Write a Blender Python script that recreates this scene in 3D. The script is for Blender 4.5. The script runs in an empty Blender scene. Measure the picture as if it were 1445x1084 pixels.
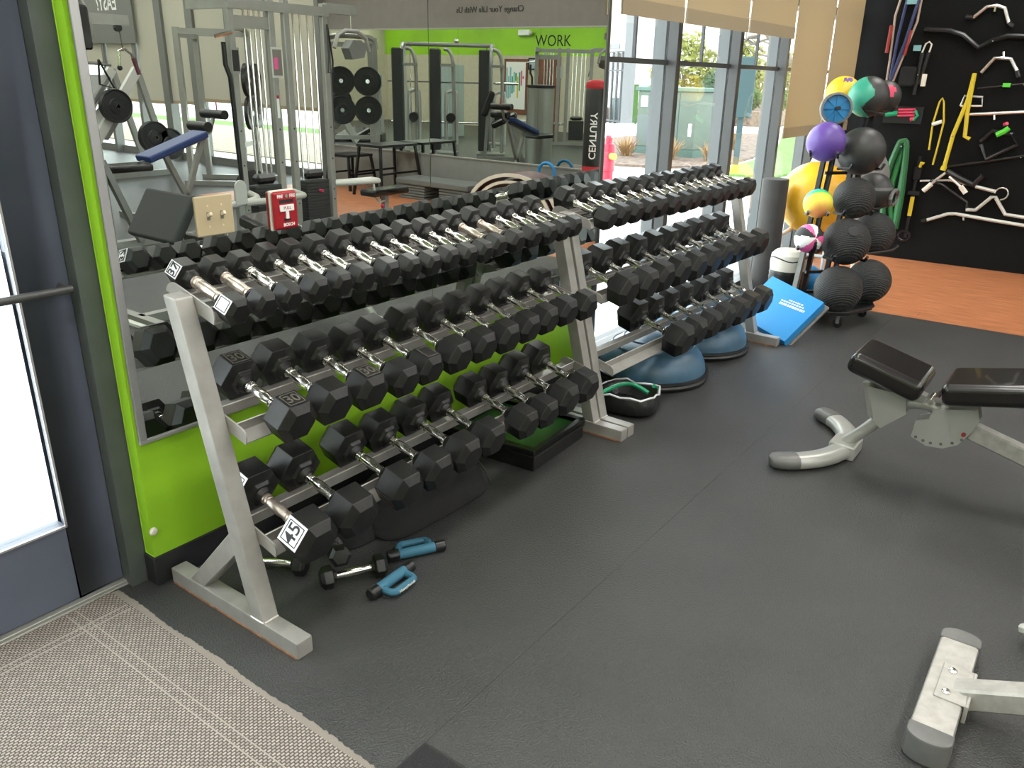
import bpy, bmesh, math, random
from mathutils import Vector, Matrix, Euler
random.seed(7)
S = bpy.context.scene
COL = S.collection
R = math.radians
# ------------------------------------------------------------------ camera, world, exposure
CAM = Vector((-1.065, -2.134, 1.5)); YAW, PITCH, ROLL, FPX = R(36.1), R(20.81), R(-.96), 1130.5
fw = Vector((math.cos(YAW)*math.cos(PITCH), math.sin(YAW)*math.cos(PITCH), -math.sin(PITCH)))
rt = Vector((math.sin(YAW), -math.cos(YAW), 0)); dn = fw.cross(rt)
r2 = math.cos(ROLL)*rt + math.sin(ROLL)*dn; d2 = -math.sin(ROLL)*rt + math.cos(ROLL)*dn
cd = bpy.data.cameras.new('camera'); cam = bpy.data.objects.new('camera', cd); COL.objects.link(cam)
cam.matrix_world = Matrix.Translation(CAM) @ Matrix((r2, -d2, -fw)).transposed().to_4x4()
cd.sensor_fit = 'HORIZONTAL'; cd.sensor_width = 36; cd.lens = 36*FPX/1445; cd.clip_start = .02; cd.clip_end = 300
S.camera = cam
w = bpy.data.worlds.new('overcast_sky'); S.world = w; w.use_nodes = True
bg = w.node_tree.nodes['Background']; bg.inputs[0].default_value = (.93, .97, 1, 1); bg.inputs[1].default_value = 4.4
vs = S.view_settings; vs.view_transform = 'Standard'; vs.look = 'None'; vs.gamma = 1; vs.use_curve_mapping = False; vs.exposure = 1.0
PANEL = 8.2     # radiance of the ceiling light panels

# ------------------------------------------------------------------ materials
M = {}
def mat(name, col, rough=.5, metal=0, var=0, scale=8, bump=0, bscale=60, spec=.5, col2=None, stretch=None, trans=0, emit=None, coat=0):
    m = bpy.data.materials.new(name); m.use_nodes = True; N = m.node_tree.nodes; L = m.node_tree.links
    b = N['Principled BSDF']; b.inputs['Base Color'].default_value = (*col, 1); b.inputs['Roughness'].default_value = rough
    b.inputs['Metallic'].default_value = metal; b.inputs['Specular IOR Level'].default_value = spec; b.inputs['Coat Weight'].default_value = coat
    tc = mp = None
    if var or bump or col2:
        tc = N.new('ShaderNodeTexCoord'); mp = N.new('ShaderNodeMapping'); L.new(tc.outputs['Object'], mp.inputs[0])
        if stretch: mp.inputs['Scale'].default_value = stretch
    if var or col2:
        n = N.new('ShaderNodeTexNoise'); n.inputs['Scale'].default_value = scale; n.inputs['Detail'].default_value = 6
        L.new(mp.outputs[0], n.inputs['Vector']); r = N.new('ShaderNodeValToRGB')
        c2 = col2 if col2 else tuple(min(1, c*(1+var)) for c in col); c1 = col if col2 else tuple(c*(1-var) for c in col)
        r.color_ramp.elements[0].position = .35; r.color_ramp.elements[1].position = .65
        r.color_ramp.elements[0].color = (*c1, 1); r.color_ramp.elements[1].color = (*c2, 1)
        L.new(n.outputs['Fac'], r.inputs[0]); L.new(r.outputs[0], b.inputs['Base Color'])
    if bump:
        n2 = N.new('ShaderNodeTexNoise'); n2.inputs['Scale'].default_value = bscale; n2.inputs['Detail'].default_value = 4
        L.new(mp.outputs[0], n2.inputs['Vector']); bp = N.new('ShaderNodeBump'); bp.inputs['Strength'].default_value = bump; bp.inputs['Distance'].default_value = .01
        L.new(n2.outputs['Fac'], bp.inputs['Height']); L.new(bp.outputs[0], b.inputs['Normal'])
    if trans:
        t = N.new('ShaderNodeBsdfTranslucent'); t.inputs[0].default_value = (*col, 1); mx = N.new('ShaderNodeMixShader'); mx.inputs[0].default_value = trans
        L.new(b.outputs[0], mx.inputs[1]); L.new(t.outputs[0], mx.inputs[2]); L.new(mx.outputs[0], N['Material Output'].inputs[0])
    if emit: b.inputs['Emission Color'].default_value = (*col, 1); b.inputs['Emission Strength'].default_value = emit
    M[name] = m; return m
mat('rubber_floor', (.040, .040, .039), .40, var=.10, scale=3, bump=.5, bscale=170, spec=.55)
mat('wood', (.33, .115, .046), .40, col2=(.53, .205, .090), scale=5, stretch=(9, .9, 1), bump=.05, bscale=30)
mat('green', (.29, .57, .022), .42, var=.05, scale=2)
mat('frame_jamb', (.075, .085, .08), .5, var=.1)
mat('navy', (.095, .108, .148), .42, var=.12, scale=3)
mat('black_paint', (.018, .019, .021), .45, var=.2)
mat('black_wall', (.004, .0043, .0042), .85, spec=.2, bump=.4, bscale=240)
mat('bronze', (.045, .045, .045), .4)
mat('grey_wall', (.20, .20, .185), .7, var=.05)
mat('brown_wall', (.17, .155, .14), .8, var=.05)
mat('beige_wall', (.52, .475, .36), .8, var=.05)
mat('ceiling', (.62, .62, .60), .9, var=.04)
mat('panel', (1, .985, .94), .5, emit=PANEL)
mat('rack_paint', (.325, .312, .29), .36, metal=.25, var=.10, scale=14, bump=.04, bscale=200)
mat('rack_edge', (.60, .58, .54), .3, metal=.3)
mat('rust', (.32, .13, .05), .8, var=.4, scale=30)
mat('rubber_black', (.0115, .0115, .0113), .36, var=.3, scale=20, bump=.05, bscale=90, spec=.42)
mat('chrome', (.78, .76, .72), .16, metal=1)
mat('chrome_satin', (.80, .78, .75), .34, metal=1)
mat('pad_dark', (.022, .024, .025), .7)
mat('chrome_worn', (.66, .57, .50), .32, metal=.9, var=.15, scale=60)
mat('label_silver', (.72, .72, .74), .3, metal=.2)
mat('ink', (.012, .011, .013), .6)
mat('dusty_rubber', (.10, .09, .075), .6, var=.3, scale=20)
mat('alu', (.50, .50, .50), .35, metal=.7)
mat('almond', (.47, .385, .24), .45)
mat('almond_toggle', (.70, .60, .44), .4)
mat('fire_red', (.34, .008, .016), .3, coat=.3)
mat('white', (.80, .80, .78), .5)
mat('shade_far', (.50, .475, .40), .9, trans=.25)
mat('shade', (.50, .40, .25), .9, trans=.35, bump=.05, bscale=300, stretch=(1, 1, .15))
mat('shade_hem', (.36, .29, .19), .9, trans=.25)
mat('carpet', (.30, .25, .20), .95)
mat('carpet_line', (.36, .32, .275), .95, bump=.3, bscale=300)
mat('carpet_edge', (.25, .22, .19), .95, bump=.4, bscale=400)
mat('mat_black', (.018, .018, .019), .95, bump=.6, bscale=350)
mat('vinyl', (.009, .0075, .007), .26, bump=.05, bscale=25, coat=.25)
mat('bench_grey', (.44, .44, .41), .32, metal=.35, var=.04)
mat('bench_scuffed', (.38, .365, .335), .42, metal=.3, col2=(.48, .465, .43), scale=30, bump=.1, bscale=40)
mat('cap_grey', (.13, .13, .125), .38, var=.12, scale=20)
mat('foam_blue', (.035, .14, .215), .7, bump=.1, bscale=150)
mat('bosu_blue', (.055, .125, .20), .36, var=.18, scale=5)
mat('pad_blue', (.016, .24, .58), .38)
mat('fabric_black', (.009, .009, .010), .9, bump=.5, bscale=22)
mat('bag_black', (.012, .012, .013), .3, bump=.6, bscale=18)
mat('teal_green', (.01, .30, .14), .45)
mat('tray_green', (.014, .07, .014), .3)
mat('plastic_black', (.009, .009, .0095), .35)
mat('steel_black', (.014, .014, .015), .3, metal=.2)
mat('slam', (.022, .022, .022), .55, bump=.8, bscale=70, stretch=(.5, .5, 2.2))
mat('ball_purple', (.11, .055, .29), .4); mat('ball_black', (.030, .030, .029), .45, bump=.1, bscale=60)
mat('ball_yellow', (.85, .52, .03), .4); mat('ball_gold', (.85, .45, .02), .35); mat('ball_grey', (.20, .20, .20), .4)
mat('ball_green', (.04, .34, .23), .4); mat('pink', (.72, .10, .30), .4); mat('cream', (.70, .66, .58), .5)
mat('blue_wheel', (.012, .19, .42), .4); mat('foam_grey', (.055, .052, .050), .85, var=.1, bump=.2, bscale=80)
mat('rope_yellow', (.62, .47, .02), .55); mat('band_green', (.025, .19, .05), .5); mat('band_dkgreen', (.02, .12, .04), .5); mat('lime', (.10, .62, .05), .5)
mat('band_blue', (.03, .04, .12), .6); mat('band_red', (.30, .03, .025), .6); mat('band_tan', (.42, .32, .26), .6)
mat('red_pink', (.65, .05, .12), .5); mat('cyan', (.22, .45, .50), .5)
mat('frame_grey', (.30, .30, .28), .35, metal=.35, var=.05); mat('frame_dark', (.16, .165, .155), .45, metal=.2)
mat('plate_iron', (.020, .021, .022), .45, metal=.2); mat('pad_navy', (.02, .045, .16), .4)
mat('maroon', (.10, .025, .035), .4); mat('ply_pale', (.66, .62, .54), .6); mat('step_grey', (.14, .15, .145), .7, bump=.3, bscale=150)
mat('door_brown', (.17, .06, .03), .5, var=.2, scale=6, stretch=(1, 1, .2)); mat('paper', (.8, .8, .76), .8)
mat('concrete', (.66, .65, .62), .9, var=.06, scale=2); mat('asphalt', (.42, .42, .42), .9, var=.06, scale=3)
mat('mulch', (.06, .04, .03), .95, col2=(.17, .12, .09), scale=9, bump=.8, bscale=20); mat('lawn', (.06, .13, .02), .95, col2=(.12, .20, .045), scale=6, bump=.6, bscale=60)
mat('box_green', (.085, .112, .088), .6, var=.08, scale=2); mat('box_teal', (.06, .11, .09), .6)
mat('sign_teal', (.022, .05, .055), .5); mat('post_grey', (.13, .135, .14), .6); mat('sign_yellow', (.6, .42, .05), .6)
mat('stucco', (.55, .54, .51), .9); mat('fence_dark', (.03, .035, .04), .5); mat('hydrant', (.36, .008, .03), .45)
mat('leaf_lime', (.20, .21, .045), .7, trans=.3); mat('leaf_green', (.05, .12, .02), .7, trans=.3); mat('leaf_pine', (.035, .065, .035), .8); mat('bark', (.12, .10, .085), .9)
mat('straw', (.32, .20, .09), .9); mat('tan_gravel', (.26, .21, .165), .95, var=.2, scale=4); mat('strip_grey', (.33, .33, .30), .4, metal=.5)
mat('bag_red', (.42, .02, .03), .4); mat('machine_white', (.56, .56, .52), .35, metal=.2)
mat('cabinet_grey', (.34, .40, .38), .5); mat('picture', (.35, .42, .46), .4); mat('weight_stack', (.035, .036, .036), .5, metal=.3); mat('teal_machine', (.12, .24, .25), .5)

def mirror_mat():
    m = bpy.data.materials.new('mirror_glass'); m.use_nodes = True; b = m.node_tree.nodes['Principled BSDF']
    b.inputs['Base Color'].default_value = (.70, .74, .70, 1); b.inputs['Metallic'].default_value = 1; b.inputs['Roughness'].default_value = .0
    M['mirror'] = m
mirror_mat()
def glass_mat():
    m = bpy.data.materials.new('window_glass'); m.use_nodes = True; N = m.node_tree.nodes; L = m.node_tree.links
    t = N.new('ShaderNodeBsdfTransparent'); t.inputs[0].default_value = (.90, .93, .92, 1); g = N.new('ShaderNodeBsdfGlossy'); g.inputs['Roughness'].default_value = 0
    lw = N.new('ShaderNodeLayerWeight'); lw.inputs[0].default_value = .12; fz = N.new('ShaderNodeMath'); fz.operation = 'MULTIPLY_ADD'; fz.inputs[1].default_value = .35; fz.inputs[2].default_value = .03
    mx = N.new('ShaderNodeMixShader'); L.new(lw.outputs['Facing'], fz.inputs[0])
    L.new(fz.outputs[0], mx.inputs[0]); L.new(t.outputs[0], mx.inputs[1]); L.new(g.outputs[0], mx.inputs[2]); L.new(mx.outputs[0], N['Material Output'].inputs[0])
    M['glass'] = m
glass_mat()
def carpet_weave():
    m = M['carpet']; N = m.node_tree.nodes; L = m.node_tree.links; b = N['Principled BSDF']
    tc = N.new('ShaderNodeTexCoord'); v = N.new('ShaderNodeTexBrick'); v.inputs['Scale'].default_value = 1
    v.inputs['Color1'].default_value = (.46, .40, .36, 1); v.inputs['Color2'].default_value = (.32, .28, .25, 1); v.inputs['Mortar'].default_value = (.10, .085, .07, 1)
    v.inputs['Mortar Size'].default_value = .0022; v.inputs['Mortar Smooth'].default_value = .5; v.inputs['Brick Width'].default_value = .0125; v.inputs['Row Height'].default_value = .0085
    L.new(tc.outputs['Object'], v.inputs['Vector']); L.new(v.outputs['Color'], b.inputs['Base Color'])
    bp = N.new('ShaderNodeBump'); bp.invert = True; bp.inputs['Strength'].default_value = .8; bp.inputs['Distance'].default_value = .004
    L.new(v.outputs['Fac'], bp.inputs['Height']); L.new(bp.outputs[0], b.inputs['Normal'])
carpet_weave()
def slam_mat():
    m = M['slam']; N = m.node_tree.nodes; L = m.node_tree.links; tc = N.new('ShaderNodeTexCoord'); mp = N.new('ShaderNodeMapping'); mp.inputs['Rotation'].default_value = (R(25), R(-35), 0)
    w_ = N.new('ShaderNodeTexWave'); w_.bands_direction = 'Z'; w_.inputs['Scale'].default_value = 30; w_.inputs['Distortion'].default_value = 3; w_.inputs['Detail Scale'].default_value = 6
    bp = N.new('ShaderNodeBump'); bp.inputs['Strength'].default_value = .8; bp.inputs['Distance'].default_value = .006
    L.new(tc.outputs['Object'], mp.inputs[0]); L.new(mp.outputs[0], w_.inputs['Vector']); L.new(w_.outputs['Fac'], bp.inputs['Height']); L.new(bp.outputs[0], N['Principled BSDF'].inputs['Normal'])
slam_mat()
def rainbow_mat():
    m = bpy.data.materials.new('rainbow'); m.use_nodes = True; N = m.node_tree.nodes; L = m.node_tree.links
    tc = N.new('ShaderNodeTexCoord'); mp = N.new('ShaderNodeMapping'); mp.inputs['Rotation'].default_value = (R(35), R(-40), 0); s = N.new('ShaderNodeSeparateXYZ'); mr = N.new('ShaderNodeMapRange')
    mr.inputs[1].default_value = -.094; mr.inputs[2].default_value = .094; r = N.new('ShaderNodeValToRGB'); e = r.color_ramp.elements
    e[0].color = (.75, .25, .10, 1); e[1].color = (.02, .15, .6, 1)
    for p, c in ((.3, (.80, .70, .06)), (.5, (.55, .70, .05)), (.62, (.02, .50, .12)), (.8, (.02, .35, .55))): x = e.new(p); x.color = (*c, 1)
    L.new(tc.outputs['Object'], mp.inputs[0]); L.new(mp.outputs[0], s.inputs[0]); L.new(s.outputs[2], mr.inputs[0]); L.new(mr.outputs[0], r.inputs[0])
    L.new(r.outputs[0], N['Principled BSDF'].inputs['Base Color']); M['rainbow'] = m
rainbow_mat()

# ------------------------------------------------------------------ geometry helpers
class G:
    def __init__(s): s.v = []; s.f = []
    def add(s, vs, fs):
        o = len(s.v); s.v += [Vector(a) for a in vs]; s.f += [tuple(i+o for i in f) for f in fs]; return s
    def box(s, c, d, rot=None):
        c = Vector(c); h = [x/2 for x in d]
        vs = [Vector((x*h[0], y*h[1], z*h[2])) for x in (-1, 1) for y in (-1, 1) for z in (-1, 1)]
        if rot is not None: vs = [(rot if isinstance(rot, Matrix) else Euler(rot).to_matrix()) @ a for a in vs]
        return s.add([a+c for a in vs], [(0,1,3,2),(4,6,7,5),(0,4,5,1),(2,3,7,6),(0,2,6,4),(1,5,7,3)])
    def b2(s, lo, hi): return s.box([(a+b)/2 for a, b in zip(lo, hi)], [abs(b-a) for a, b in zip(lo, hi)])
    def beam(s, p, q, w, h, up=(0,0,1)):
        p, q = Vector(p), Vector(q); d = (q-p); l = d.length; d.normalize(); u = Vector(up)
        if abs(d.dot(u)) > .99: u = Vector((0,1,0))
        a = d.cross(u).normalized(); u = a.cross(d)
        return s.box((p+q)/2, (l, w, h), Matrix((d, a, u)).transposed())
    def cyl(s, p, q, r, r2=None, n=12, cap=True):
        p, q = Vector(p), Vector(q); r2 = r if r2 is None else r2; d = (q-p).normalized()
        a = d.orthogonal().normalized(); b = d.cross(a); vs = []
        for c, rr in ((p, r), (q, r2)): vs += [c+(a*math.cos(2*math.pi*i/n)+b*math.sin(2*math.pi*i/n))*rr for i in range(n)]
        fs = [(i, (i+1)%n, n+(i+1)%n, n+i) for i in range(n)]
        if cap: fs += [tuple(range(n))[::-1], tuple(range(n, 2*n))]
        return s.add(vs, fs)
    def tube(s, pts, r, n=8, closed=False, flat=None):
        pts = [Vector(p) for p in pts]; m = len(pts); vs = []; prev = None
        for i, p in enumerate(pts):
            if closed: t = pts[(i+1)%m]-pts[i-1]
            else: t = pts[min(i+1, m-1)]-pts[max(i-1, 0)]
            t.normalize()
            if prev is None: a = t.orthogonal().normalized()
            else:
                a = prev-t*prev.dot(t); a = a.normalized() if a.length > 1e-6 else t.orthogonal().normalized()
            prev = a; b = t.cross(a); rr = r[i] if isinstance(r, (list, tuple)) else r
            vs += [p+(a*math.cos(2*math.pi*k/n)+b*math.sin(2*math.pi*k/n))*rr for k in range(n)]
        fs = []
        for i in range(m if closed else m-1):
            j = (i+1) % m
            fs += [(i*n+k, i*n+(k+1)%n, j*n+(k+1)%n, j*n+k) for k in range(n)]
        if not closed: fs += [tuple(range(n))[::-1], tuple((m-1)*n+k for k in range(n))]
        return s.add(vs, fs)
    def prism(s, poly, axis, lo, hi):
        n = len(poly); mk = {'x': lambda a, b, h: (h, a, b), 'y': lambda a, b, h: (a, h, b), 'z': lambda a, b, h: (a, b, h)}[axis]
        vs = [mk(a, b, lo) for a, b in poly]+[mk(a, b, hi) for a, b in poly]
        return s.add(vs, [(i, (i+1)%n, n+(i+1)%n, n+i) for i in range(n)]+[tuple(range(n))[::-1], tuple(range(n, 2*n))])
    def lathe(s, prof, n=24, c=(0,0,0), rot=None):
        vs = []; c = Vector(c)
        for r, z in prof: vs += [Vector((r*math.cos(2*math.pi*i/n), r*math.sin(2*math.pi*i/n), z)) for i in range(n)]
        if rot is not None: vs = [(rot if isinstance(rot, Matrix) else Euler(rot).to_matrix()) @ a for a in vs]
        m = len(prof); fs = [(j*n+i, j*n+(i+1)%n, (j+1)*n+(i+1)%n, (j+1)*n+i) for j in range(m-1) for i in range(n)]
        if prof[0][0] > 1e-5: fs.append(tuple(range(n))[::-1])
        if prof[-1][0] > 1e-5: fs.append(tuple((m-1)*n+i for i in range(n)))
        return s.add([a+c for a in vs], fs)
    def sphere(s, c, r, n=28, m=16, sc=(1,1,1)):
        prof = [(max(1e-6, r*math.sin(math.pi*j/m)), -r*math.cos(math.pi*j/m)) for j in range(m+1)]
        o = len(s.v); s.lathe(prof, n)
        for i in range(o, len(s.v)): a = s.v[i]; s.v[i] = Vector((a.x*sc[0]+c[0], a.y*sc[1]+c[1], a.z*sc[2]+c[2]))
        return s
    def rot(s, m):
        s.v = [m @ a for a in s.v]; return s
def obj(name, g, m, parent=None, loc=None, rot=None, bevel=0, seg=1, ang=35, sub=0):
    me = bpy.data.meshes.new(name); me.from_pydata(g.v, [], g.f); bm = bmesh.new(); bm.from_mesh(me)
    bmesh.ops.remove_doubles(bm, verts=bm.verts, dist=1e-6); bmesh.ops.recalc_face_normals(bm, faces=bm.faces)
    if bevel:
        es = [e for e in bm.edges if len(e.link_faces) == 2 and e.calc_face_angle(0) > R(30)]
        bmesh.ops.bevel(bm, geom=es, offset=bevel, segments=seg, affect='EDGES', profile=.5, clamp_overlap=True)
    bm.to_mesh(me); bm.free()
    me.shade_smooth(); me.set_sharp_from_angle(angle=R(ang))
    for mm in (m if isinstance(m, (list, tuple)) else [m]): me.materials.append(M[mm])
    o = bpy.data.objects.new(name, me); COL.objects.link(o)
    if parent: o.parent = parent
    if loc is not None: o.location = loc
    if rot is not None: o.rotation_euler = rot
    if bevel:
        md = o.modifiers.new('face_normals', 'WEIGHTED_NORMAL'); md.weight = 100; md.keep_sharp = True
    if sub:
        md = o.modifiers.new('round', 'SUBSURF'); md.levels = sub; md.render_levels = sub
    return o
def tag(o, label, cat, group=None):
    o['label'] = label; o['category'] = cat
    if group: o['group'] = group
    return o
def thing(name, label, cat, loc=(0,0,0), rz=0, group=None):
    o = bpy.data.objects.new(name, None); o.empty_display_size = .1; COL.objects.link(o); o.location = loc; o.rotation_euler = (0, 0, rz); return tag(o, label, cat, group)
def struct(name, g, m, parent=None, **k):
    o = obj(name, g, m, parent, **k)
    if not parent: o['kind'] = 'structure'
    return o
def dup(o, parent=None, loc=None, rot=None):
    c = o.copy(); COL.objects.link(c); c.parent = parent
    if loc is not None: c.location = loc
    if rot is not None: c.rotation_euler = rot
    for ch in list(o.children): dup(ch, c)
    return c
def text(name, s, size, m, parent, mw, ext=.001, center=True, bold=0, xs=1):
    cu = bpy.data.curves.new(name, 'FONT'); cu.body = s; cu.size = size; cu.extrude = ext; cu.offset = bold; cu.resolution_u = 3
    if center: cu.align_x = 'CENTER'; cu.align_y = 'CENTER'
    t = bpy.data.objects.new('tmp', cu); COL.objects.link(t); bpy.context.view_layer.update()
    me = bpy.data.meshes.new_from_object(t.evaluated_get(bpy.context.evaluated_depsgraph_get())); bpy.data.objects.remove(t)
    me.materials.clear(); me.materials.append(M[m]); me.name = name
    o = bpy.data.objects.new(name, me); COL.objects.link(o)
    if parent: o.parent = parent
    o.matrix_local = mw @ Matrix.Diagonal((xs, 1, 1, 1)); return o
def frame(o, x, y):      # matrix with local x,y axes in world directions x,y at point o
    x = Vector(x).normalized(); y = Vector(y).normalized(); z = x.cross(y)
    m = Matrix((x, y, z)).transposed().to_4x4(); m.translation = Vector(o); return m
def arc(c, r, a0, a1, n, plane='xy', z=0):
    out = []
    for i in range(n+1):
        a = R(a0+(a1-a0)*i/n); p = (c[0]+r*math.cos(a), c[1]+r*math.sin(a))
        out.append({'xy': (p[0], p[1], z), 'xz': (p[0], z, p[1]), 'yz': (z, p[0], p[1])}[plane])
    return out
def smooth(pts, k=4):
    pts = [Vector(p) for p in pts]; out = []
    for i in range(len(pts)-1):
        p0, p1, p2, p3 = pts[max(i-1, 0)], pts[i], pts[i+1], pts[min(i+2, len(pts)-1)]
        for j in range(k):
            t = j/k; out.append(.5*((2*p1)+(p2-p0)*t+(2*p0-5*p1+4*p2-p3)*t*t+(3*p1-p0-3*p2+p3)*t**3))
    return out+[pts[-1]]
ORD = ['first', 'second', 'third', 'fourth', 'fifth', 'sixth', 'seventh', 'eighth', 'ninth', 'tenth', 'eleventh', 'twelfth', 'thirteenth', 'fourteenth', 'fifteenth', 'sixteenth', 'seventeenth', 'eighteenth']
# ------------------------------------------------------------------ the setting
XE, XW, YS, HC, WOODX = 7.1, -5.0, -18.0, 3.4, 4.905
fl = struct('floor', G().b2((XW-.1, YS-.1, -.12), (XE+.1, .16, -.003)), 'rubber_floor')
edges = [.16, -1.093]
while edges[-1] > YS: edges.append(edges[-1]-1.22)
for i in range(len(edges)-1):
    y1, y0 = edges[i], max(edges[i+1], YS)
    x1 = WOODX if y1 > -7.0 else XE
    obj('rubber_sheet', G().b2((XW, y0+.0005, -.0028), (x1-.002, y1-.0005, 0)), 'rubber_floor', fl)
pw = (XE-WOODX)/12
pm = None
for r in range(12):
    y = 0.0 - (r*0.37) % 1.22 + 1.22
    while y > -7.1:
        a, b = min(y, .05), max(y-1.22, -7.2)
        if a-b > .05:
            obj('plank', G().b2((WOODX+r*pw+.0006, b+.0006, -.0028), (WOODX+(r+1)*pw-.0006, a-.0006, -.0005)), 'wood', fl)
        y -= 1.22
struct('ceiling', G().b2((XW, YS, HC), (XE, .2, HC+.1)), 'ceiling')
# north wall with green face, black reveal and baseboard
wn = struct('wall_north', G().b2((.0, .0, .10), (2.57, .05, HC)).b2((.0, .0, .10), (.004, .05, HC)), 'green', bevel=.003)
obj('wall_core', G().b2((.004, .05, 0), (2.575, .2, HC)), 'black_paint', wn)
obj('wall_bumper', G().lathe([(.013, 0), (.013, .004), (.008, .009), (0, .010)], 14, (.010, 0, .19), (R(90), 0, 0)), 'cream', wn)
struct('baseboard_north', G().b2((-.006, -.006, 0), (2.57, .05, .10)), 'black_paint', bevel=.003)
# entrance door and its wall
d1 = struct('door_1', G().b2((-.19, .10, .02), (-.055, .15, 2.12)).b2((-.98, .10, .02), (-.86, .15, 2.12)).b2((-.86, .10, .02), (-.19, .15, .27)).b2((-.86, .10, 2.0), (-.19, .15, 2.12)), 'navy', bevel=.003)
obj('glass_pane', G().b2((-.86, .122, .27), (-.19, .128, 2.0)), 'glass', d1)
g = G()
for a, b in (((-.194, .094, .266), (-.188, .102, 2.0)), ((-.86, .094, .264), (-.19, .102, .270)), ((-.868, .094, .262), (-.86, .102, 2.0))): g.b2(a, b)
obj('glazing_bead', g, 'alu', d1)
obj('push_bar', G().cyl((-.075, .05, .958), (-.96, .05, .958), .011).cyl((-.082, .05, .958), (-.082, .10, .958), .010).cyl((-.95, .05, .958), (-.95, .10, .958), .010), 'bronze', d1)
struct('trim_1', G().b2((-1.9, .085, 0), (-.05, .135, .014)).b2((-1.9, .078, 0), (-.05, .086, .006)), 'strip_grey', bevel=.002)
struct('trim_2', G().b2((-.055, .055, 0), (.004, .2, HC)).b2((-1.04, .06, 2.13), (-.05, .2, 2.2)).b2((-1.04, .08, 0), (-.985, .2, 2.2)), 'frame_jamb')
d2 = struct('door_2', G().b2((-1.18, .10, .02), (-1.045, .15, 2.12)).b2((-1.97, .10, .02), (-1.85, .15, 2.12)).b2((-1.85, .10, .02), (-1.18, .15, .27)).b2((-1.85, .10, 2.0), (-1.18, .15, 2.12)), 'navy', bevel=.003)
obj('glass_pane', G().b2((-1.85, .122, .27), (-1.18, .128, 2.0)), 'glass', d2)
obj('push_bar', G().cyl((-1.07, .05, .958), (-1.94, .05, .958), .011).cyl((-1.08, .05, .958), (-1.08, .10, .958), .010).cyl((-1.93, .05, .958), (-1.93, .10, .958), .010), 'bronze', d2)
we = struct('wall_entrance', G().b2((XW, .1, 0), (-2.0, .2, HC)).b2((-2.0, .1, 2.95), (-.05, .2, HC)), 'grey_wall')
obj('transom_glass', G().b2((-2.0, .14, 2.2), (-.055, .145, 2.95)), 'glass', we)
# storefront windows of the north side
mx = [2.60, 3.40, 4.31, 5.22, 6.13, 7.04]
for i in range(5):
    a, b = mx[i], mx[i+1]
    g = G()
    g.b2((a-.025, 0, 0), (a+.025, .062, 3.0))
    if i == 4: g.b2((b-.025, 0, 0), (b+.06, .062, 3.0))
    g.b2((a+.025, 0, 0), (b-.025, .062, .10)); g.b2((a+.025, 0, 2.03), (b-.025, .062, 2.09)); g.b2((a+.025, 0, 2.94), (b-.025, .062, 3.0))
    wo = struct('window_%d' % (i+1), g, 'bronze', bevel=.002)
    obj('outer_mullion', G().b2((a-.025, .076, 0), (a+.025, .15, 3.0)).b2((a+.025, .076, 0), (b-.025, .15, .08)).b2((a+.025, .076, 2.03), (b-.025, .15, 2.09)), 'post_grey', wo)  # outer half lighter than the bronze inside: daylight on it put into the colour
    obj('lower_pane', G().b2((a+.02, .067, .1), (b-.02, .071, 2.03)), 'glass', wo)
    obj('upper_pane', G().b2((a+.02, .067, 2.09), (b-.02, .071, 2.94)), 'glass', wo)
    obj('muntin', G().b2((a+.025, .055, 1.590), (b-.025, .082, 1.617)).b2(((a+b)/2-.006, .060, 1.617), ((a+b)/2+.006, .078, 2.03)), 'bronze', wo)
struct('wall_header', G().b2((2.57, 0, 3.0), (XE, .2, HC)), 'grey_wall')
# east wall: black hanging wall, knee wall with mirror, windows further on
struct('wall_east', G().b2((7.03, -2.3, 0), (XE+.1, .16, HC)), 'black_wall')
struct('wall_knee', G().b2((XE-.02, -7.2, 0), (XE+.1, -2.3, .50)), 'grey_wall')
struct('trim_3', G().b2((XE-.03, -7.2, .50), (XE+.01, -2.3, .515)).b2((XE-.025, -7.2, 2.015), (XE, -2.3, 2.03)), 'strip_grey')
wu = struct('wall_upper', G().b2((XE, -7.2, 2.03), (XE+.1, -2.3, HC)), 'brown_wall')
obj('wall_backing', G().b2((XE+.01, -7.2, .5), (XE+.1, -2.3, 2.03)), 'black_paint', wu)
text('wall_lettering', 'Change Your Life With Us', .093, 'ink', wu, frame((XE-.004, -4.28, 2.22), (0, -1, 0), (0, 0, 1)), .002)
ys = [-7.2, -8.3, -9.25, -10.2, -11.05, -11.9, -12.9, -14.5, -16.2, -18.0]
for i in range(9):
    a, b = ys[i], ys[i+1]
    wide = .09 if i in (3, 4) else .04
    g = G().b2((XE-.10, a-wide, 0), (XE+.05, a+wide, HC)).b2((XE, b, 0), (XE+.05, a, .12)).b2((XE, b, 3.0), (XE+.05, a, HC))
    wo = struct('window_%d' % (i+6), g, 'frame_dark')
    obj('glass_pane', G().b2((XE+.02, b, .12), (XE+.025, a, 3.0)), 'glass', wo)
struct('wall_south', G().b2((XW, YS-.1, 0), (XE+.1, YS, HC)), 'beige_wall')
ww = struct('wall_west', G().b2((XW-.1, YS, 0), (XW, .2, 2.02)), 'beige_wall')
obj('green_band', G().b2((XW-.1, YS, 2.02), (XW+.002, .2, HC)), 'green', ww)
text('wall_lettering', 'WORK', .42, 'ink', ww, frame((XW+.006, -11.45, 2.40), (0, 1, 0), (0, 0, 1)), .002, xs=.92)
obj('lettering_rule', G().b2((XW+.003, -11.85, 2.16), (XW+.006, -11.1, 2.20)), 'ink', ww)
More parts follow.
